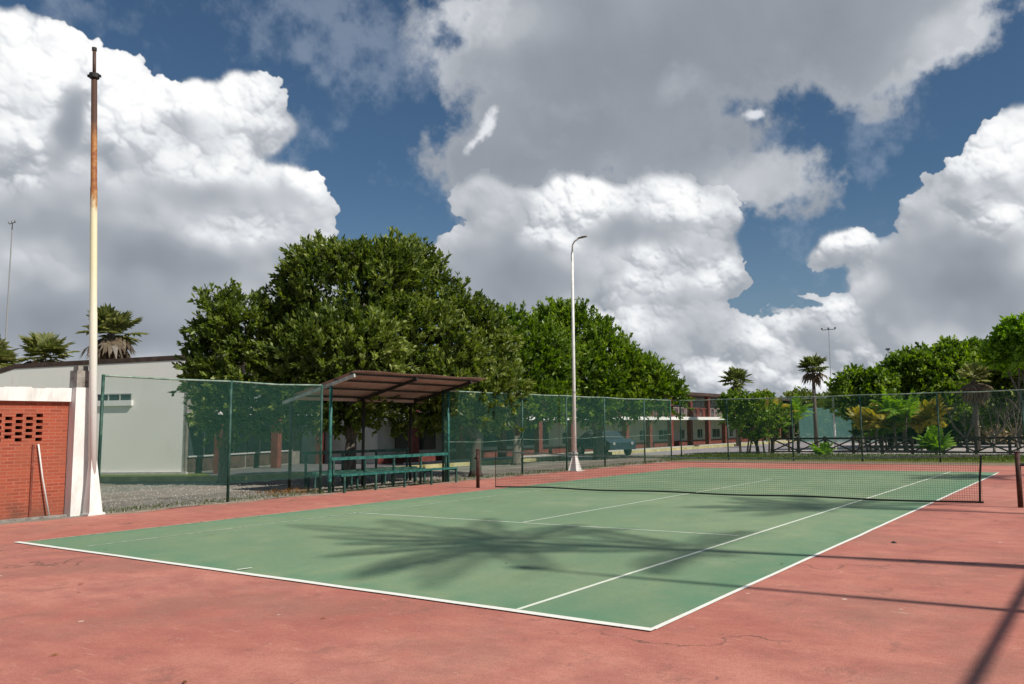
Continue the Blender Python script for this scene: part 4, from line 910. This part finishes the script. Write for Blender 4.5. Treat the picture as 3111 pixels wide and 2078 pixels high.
# leafy trees at the right
FG = 'trees beyond the second court'
for i, (base, lb, lab, mm, cl) in enumerate((
    ((-14.3, 56), [(-14.4, 2.0, 56, 1.3, 1.2), (-13.2, 1.8, 56, 1.3, 1.2), (-15.0, 1.2, 56, .9, .9)], 'small round tree right of the lone fan palm', M_ficus2, .5),
    ((-11.6, 58), [(-12.2, 2.0, 58, 1.6, 1.5), (-10.9, 3.0, 58, 1.7, 1.4), (-11.4, 1.0, 58, 1.6, 1.0)], 'olive green tree under the distant antenna', M_ficus2, .6),
    ((-9.4, 58), [(-9.9, 3.0, 58, 1.7, 1.5), (-8.9, 3.2, 59, 1.7, 1.5), (-9.4, 1.3, 58, 1.8, 1.2)], 'broad olive tree in the middle of the right tree line', M_ficus2, .6),
    ((-7.4, 60), [(-7.9, 3.3, 60, 1.7, 1.5), (-6.9, 3.2, 60, 1.7, 1.5), (-7.2, 1.0, 60, 2.0, 1.3)], 'dense tree behind the brown fan palm', M_ficus2, .6),
    ((-5.2, 60), [(-5.8, 2.6, 60, 1.8, 1.8), (-4.6, 2.4, 60, 1.8, 1.8), (-5.2, 1.0, 60, 2.0, 1.3), (-3.5, 2.5, 60, 2.2, 2)], 'darkest tree of the right tree line', M_ficus, .6),
    ((-4.6, 50), [(-5.2, 4.4, 50, .9, .7), (-4.5, 5.0, 50, 1.1, .8), (-3.5, 4.6, 50, 1.6, 1.4), (-5.9, 4.0, 50, .5, .4), (-4.3, 3.7, 50, 1.3, .6)], 'sunlit lime green tree top at the right edge of the photo', M_lime, .45),
    ((-16.6, 98), [(-16.3, .6, 98, 2.3, 1.7), (-18.0, .9, 98, 2.3, 1.8), (-14.6, .8, 96, 2.3, 1.6)], 'low far tree seen through the windscreen fence', M_far, .6))):
    x, y, _ = at(base[0], 0, base[1])
    tree('leafy_tree', (x, y), [lobe(*l) for l in lb], lab, 'tree', FG, mm, M_bark, .16, 70 + i, 7.5, clump=cl, n=8, ll=.34, lw_=.17)
# bare trees behind the open rails at right
for i, (a_, D_, lab) in enumerate(((-8.0, 50, 'bare branching tree left of the open rails'), (-6.5, 49, 'bare forked tree in the gap under the right tree line'), (-5.2, 52, 'bare tree nearest the right edge of the photo'), (-12.6, 60, 'thin twiggy tree rising beside the antenna'))):
    x, y, _ = at(a_, 0, D_); o = empty('bare_tree', (x, y, 0), lab, 'tree', 'bare trees beyond the second court')
    hgt = 3.2 if i < 3 else 6.2
    trunk(o, M_bark, (x, y, 0), [(x + random.uniform(-1.4, 1.4), y + random.uniform(-1, 1), hgt * random.uniform(.75, 1)) for _ in range(6)], .07, 80 + i)
# scrub and long line of distant vegetation
def belt(name, az0, az1, D, z1, seed, m, n, label, zr=1.0):
    g = np.random.default_rng(seed); lb = []
    for k in range(n):
        a = az0 + (az1 - az0) * (k + g.uniform(-.3, .3)) / (n - 1); x, y, _ = at(a, 0, D * g.uniform(.96, 1.05)); h = z1 * g.uniform(.7, 1.1)
        lb.append((x, y, h * .5, D * R(abs(az1 - az0)) / n * .8, D * R(abs(az1 - az0)) / n * .8, h * .5))
    o = crown(name, lb, 2.2, m, None, n=7, ll=.5, lw_=.22, clump=.9, seed=seed, origin=(lb[0][0], lb[0][1], 0)); return tag(o, kind='stuff')
belt('distant_trees', -36, -2, 120, 4.4, 91, M_far, 26, '')
belt('distant_trees', -78, -36, 110, 4.0, 92, M_far, 24, '')
belt('low_scrub', -9.6, -2, 68, 2.3, 93, mat('dry_scrub_leaves', (.42, .34, .20), .9, .3, 3), 18, '')
belt('hedge', -20.5, -9.2, 90, 4.6, 94, M_far, 16, '')
belt('hedge', -13.4, -9.4, 62, 1.3, 95, M_hedge, 12, '')
# grass blades on the strip behind the far fence and tufts along the slab's edge
def blades(name, pts, h, m, n=3):
    C = np.array(pts); A = np.tile(np.array([[0, 0, 1.]]), (len(C), 1)); V, F, t = leaves(C, A, n, h, h * .22, .35)
    o = mesh_obj(name, V, F, m, None, (C[0][0], C[0][1], 0), tone=np.clip(rng.normal(.45, .25, len(F)), 0, 1)); return tag(o, kind='stuff')
blades('grass', np.stack([rng.uniform(-5, 17, 9000), rng.uniform(31.1, 36.6, 9000), np.full(9000, .0)], 1).tolist(), .09, M_grassblade)
poly('dirt_drift', [(-3.2 + .22 * math.sin(k * 1.3) + .12 * math.sin(k * 3.1), 3 + k * .5) for k in range(52)] + [(-3.5, 28.5), (-3.5, 3)], .0065, mat('drifted_dirt', (.30, .22, .16), .95, .3, 6, c2=(.42, .30, .22)))
e_ = rng.uniform(3, 31, 1500); blades('edge_weeds', np.stack([-3.45 + rng.normal(0, .12, 1500) - .15 * (rng.random(1500) < .4), e_, np.full(1500, -.01)], 1).tolist(), .06, M_grassblade)
lv = np.stack([rng.normal(-4.2, .35, 260), rng.normal(8.2, .45, 260), np.full(260, .005)], 1); blades('fallen_leaves', lv.tolist(), .07, M_fallen, 2)
st_ = rng.uniform(0, 1, (2600, 2)); mbp = []
V = []; F = []
for a_, b_ in st_:
    x = -3.6 - 9 * a_; y = 3 + 14 * b_ ; s = random.uniform(.012, .035); k = len(V)
    V += [(x - s, y - s, -.01), (x + s, y - s * .7, -.01), (x + s * .8, y + s, -.01), (x - s, y + s * .9, -.01), (x, y, s * .9)]; F += [(k, k + 1, k + 4), (k + 1, k + 2, k + 4), (k + 2, k + 3, k + 4), (k + 3, k, k + 4)]
tag(mesh_obj('loose_stones', V, F, M_stone), kind='stuff')

lt = np.stack([rng.uniform(-3, 16, 150), rng.uniform(-4.5, 22, 150), np.full(150, .012)], 1); keep_ = (lt[:, 0] < 0) | (lt[:, 0] > 11.3) | (lt[:, 1] < -.3) | (rng.random(150) < .25)
C_ = lt[keep_]; A_ = rng.normal(size=C_.shape); A_[:, 2] = .05; A_ /= np.linalg.norm(A_, axis=1, keepdims=True); V, F, t = leaves(C_, A_, 1, .07, .035, .05)
V[:, 2] = np.abs(V[:, 2] - .012) * .3 + .014
tag(mesh_obj('scattered_leaves', V, F, M_fallen, None, tuple(C_[0]), tone=rng.uniform(0, 1, len(F))), kind='stuff')
# ================================================================== parked car behind the net
def car(x, y, rot, label):
    o = empty('parked_car', (x, y, 0), label, 'car'); c, s = math.cos(rot), math.sin(rot)
    def T(p): return (x + p[0] * c - p[1] * s, y + p[0] * s + p[1] * c, p[2])
    prof = [(-2.1, .35), (-2.12, .75), (-1.6, .93), (-.9, .97), (-.35, 1.38), (.75, 1.42), (1.45, 1.05), (2.05, .98), (2.12, .6), (2.08, .35)]
    V = []; W = .86
    for sd in (-1, 1):
        for px_, z in prof: V.append(T((px_, sd * (W - .16 * max(0, (z - .95) / .45)), z)))
    n = len(prof); F = [tuple(range(n)), tuple(range(n, 2 * n))[::-1]] + [(i, i + n, (i + 1) % n + n, (i + 1) % n) for i in range(n)]
    mesh_obj('body', V, F, mat('teal_car_paint', (.022, .045, .060), .4, spec=.4), o, smooth=False)
    for sd in (-1, 1):
        q = [(-.80, .98), (-.36, 1.32), (.70, 1.35), (1.30, 1.06)]
        V = [T((px_, sd * (W + .006 - .16 * max(0, (z - .95) / .45)), z)) for px_, z in q]; mesh_obj('side_window', V, [(0, 1, 2, 3)] if sd < 0 else [(3, 2, 1, 0)], M_glass, o)
    for qa, qb, nm in (((-.93, .975), (-.38, 1.365), 'windscreen'), ((.80, 1.40), (1.42, 1.075), 'rear_window')):
        d_ = -.012 if nm == 'windscreen' else .012
        V = [T((qa[0] + d_, -.70, qa[1])), T((qa[0] + d_, .70, qa[1])), T((qb[0] + d_, .62, qb[1])), T((qb[0] + d_, -.62, qb[1]))]; mesh_obj(nm, V, [(0, 1, 2, 3)], M_glass, o)
    for wx_ in (-1.35, 1.35):
        for sd in (-1, 1):
            w = MB().tube([T((wx_, sd * .70, .31)), T((wx_, sd * .88, .31))], .31, 16).build('wheel', M_black, o, smooth=False)
            MB().tube([T((wx_, sd * .88, .31)), T((wx_, sd * .895, .31))], .19, 12).build('rim', M_lampgrey, w)
    for sd in (-.6, .6): MB().tube([T((-2.13, sd, .70)), T((-2.15, sd, .70))], .09, 10).build('headlight', M_lampgrey, o)
    return o
car(*at(-31.3, 0, 49)[:2], R(152), 'dark teal parked car behind the netting beside the forked tree')

# far masts
def mast(az, D, h, label, cross, r=.10):
    x, y, _ = at(az, 0, D); o = empty('light_mast', (x, y, 0), label, 'mast', 'distant masts')
    MB().tube([(x, y, 0), (x, y, h)], [r, r * .5], 8).build('pole', M_lampgrey if cross < 1.2 else M_polewhite, o)
    mb = MB().bar((x - cross, y, h), (x + cross, y, h), .10, .10)
    for k in range(3): mb.box(x - cross + k * cross - .12, x - cross + k * cross + .12, y - .15, y + .1, h + .05, h + .30)
    mb.build('floodlight_bar', M_lampgrey, o); return o
mast(-67.75, 150, 33.6, 'very thin tall mast far away at the left edge of the photo', 1.0, .16)
mast(-16.0, 130, 15.8, 'slender pale floodlight mast right of the lone fan palm', 1.0, .07)
mast(-12.35, 130, 12.3, 'short distant antenna above the right tree line', .2, .09)
x, y, _ = at(-15.9, 0, 55)
tag(MB().tube([(x, y, 0), (x, y, 3.3)], .07, 10).build('white_post', M_polewhite, None, (x, y, 0)), 'white post in front of the teal windscreen', 'post')
tag(MB().add([(11.62 + .04 * math.cos(a) * (1 + .3 * math.sin(3 * a)), 5.95 + .035 * math.sin(a), .008) for a in [k * .7 for k in range(9)]] + [(11.62, 5.95, .035)], [(k, (k + 1) % 9, 9) for k in range(9)]).build('small_stone', M_black, None, (11.62, 5.95, 0)), 'tiny dark pebble on the red surround right of the sideline', 'stone')
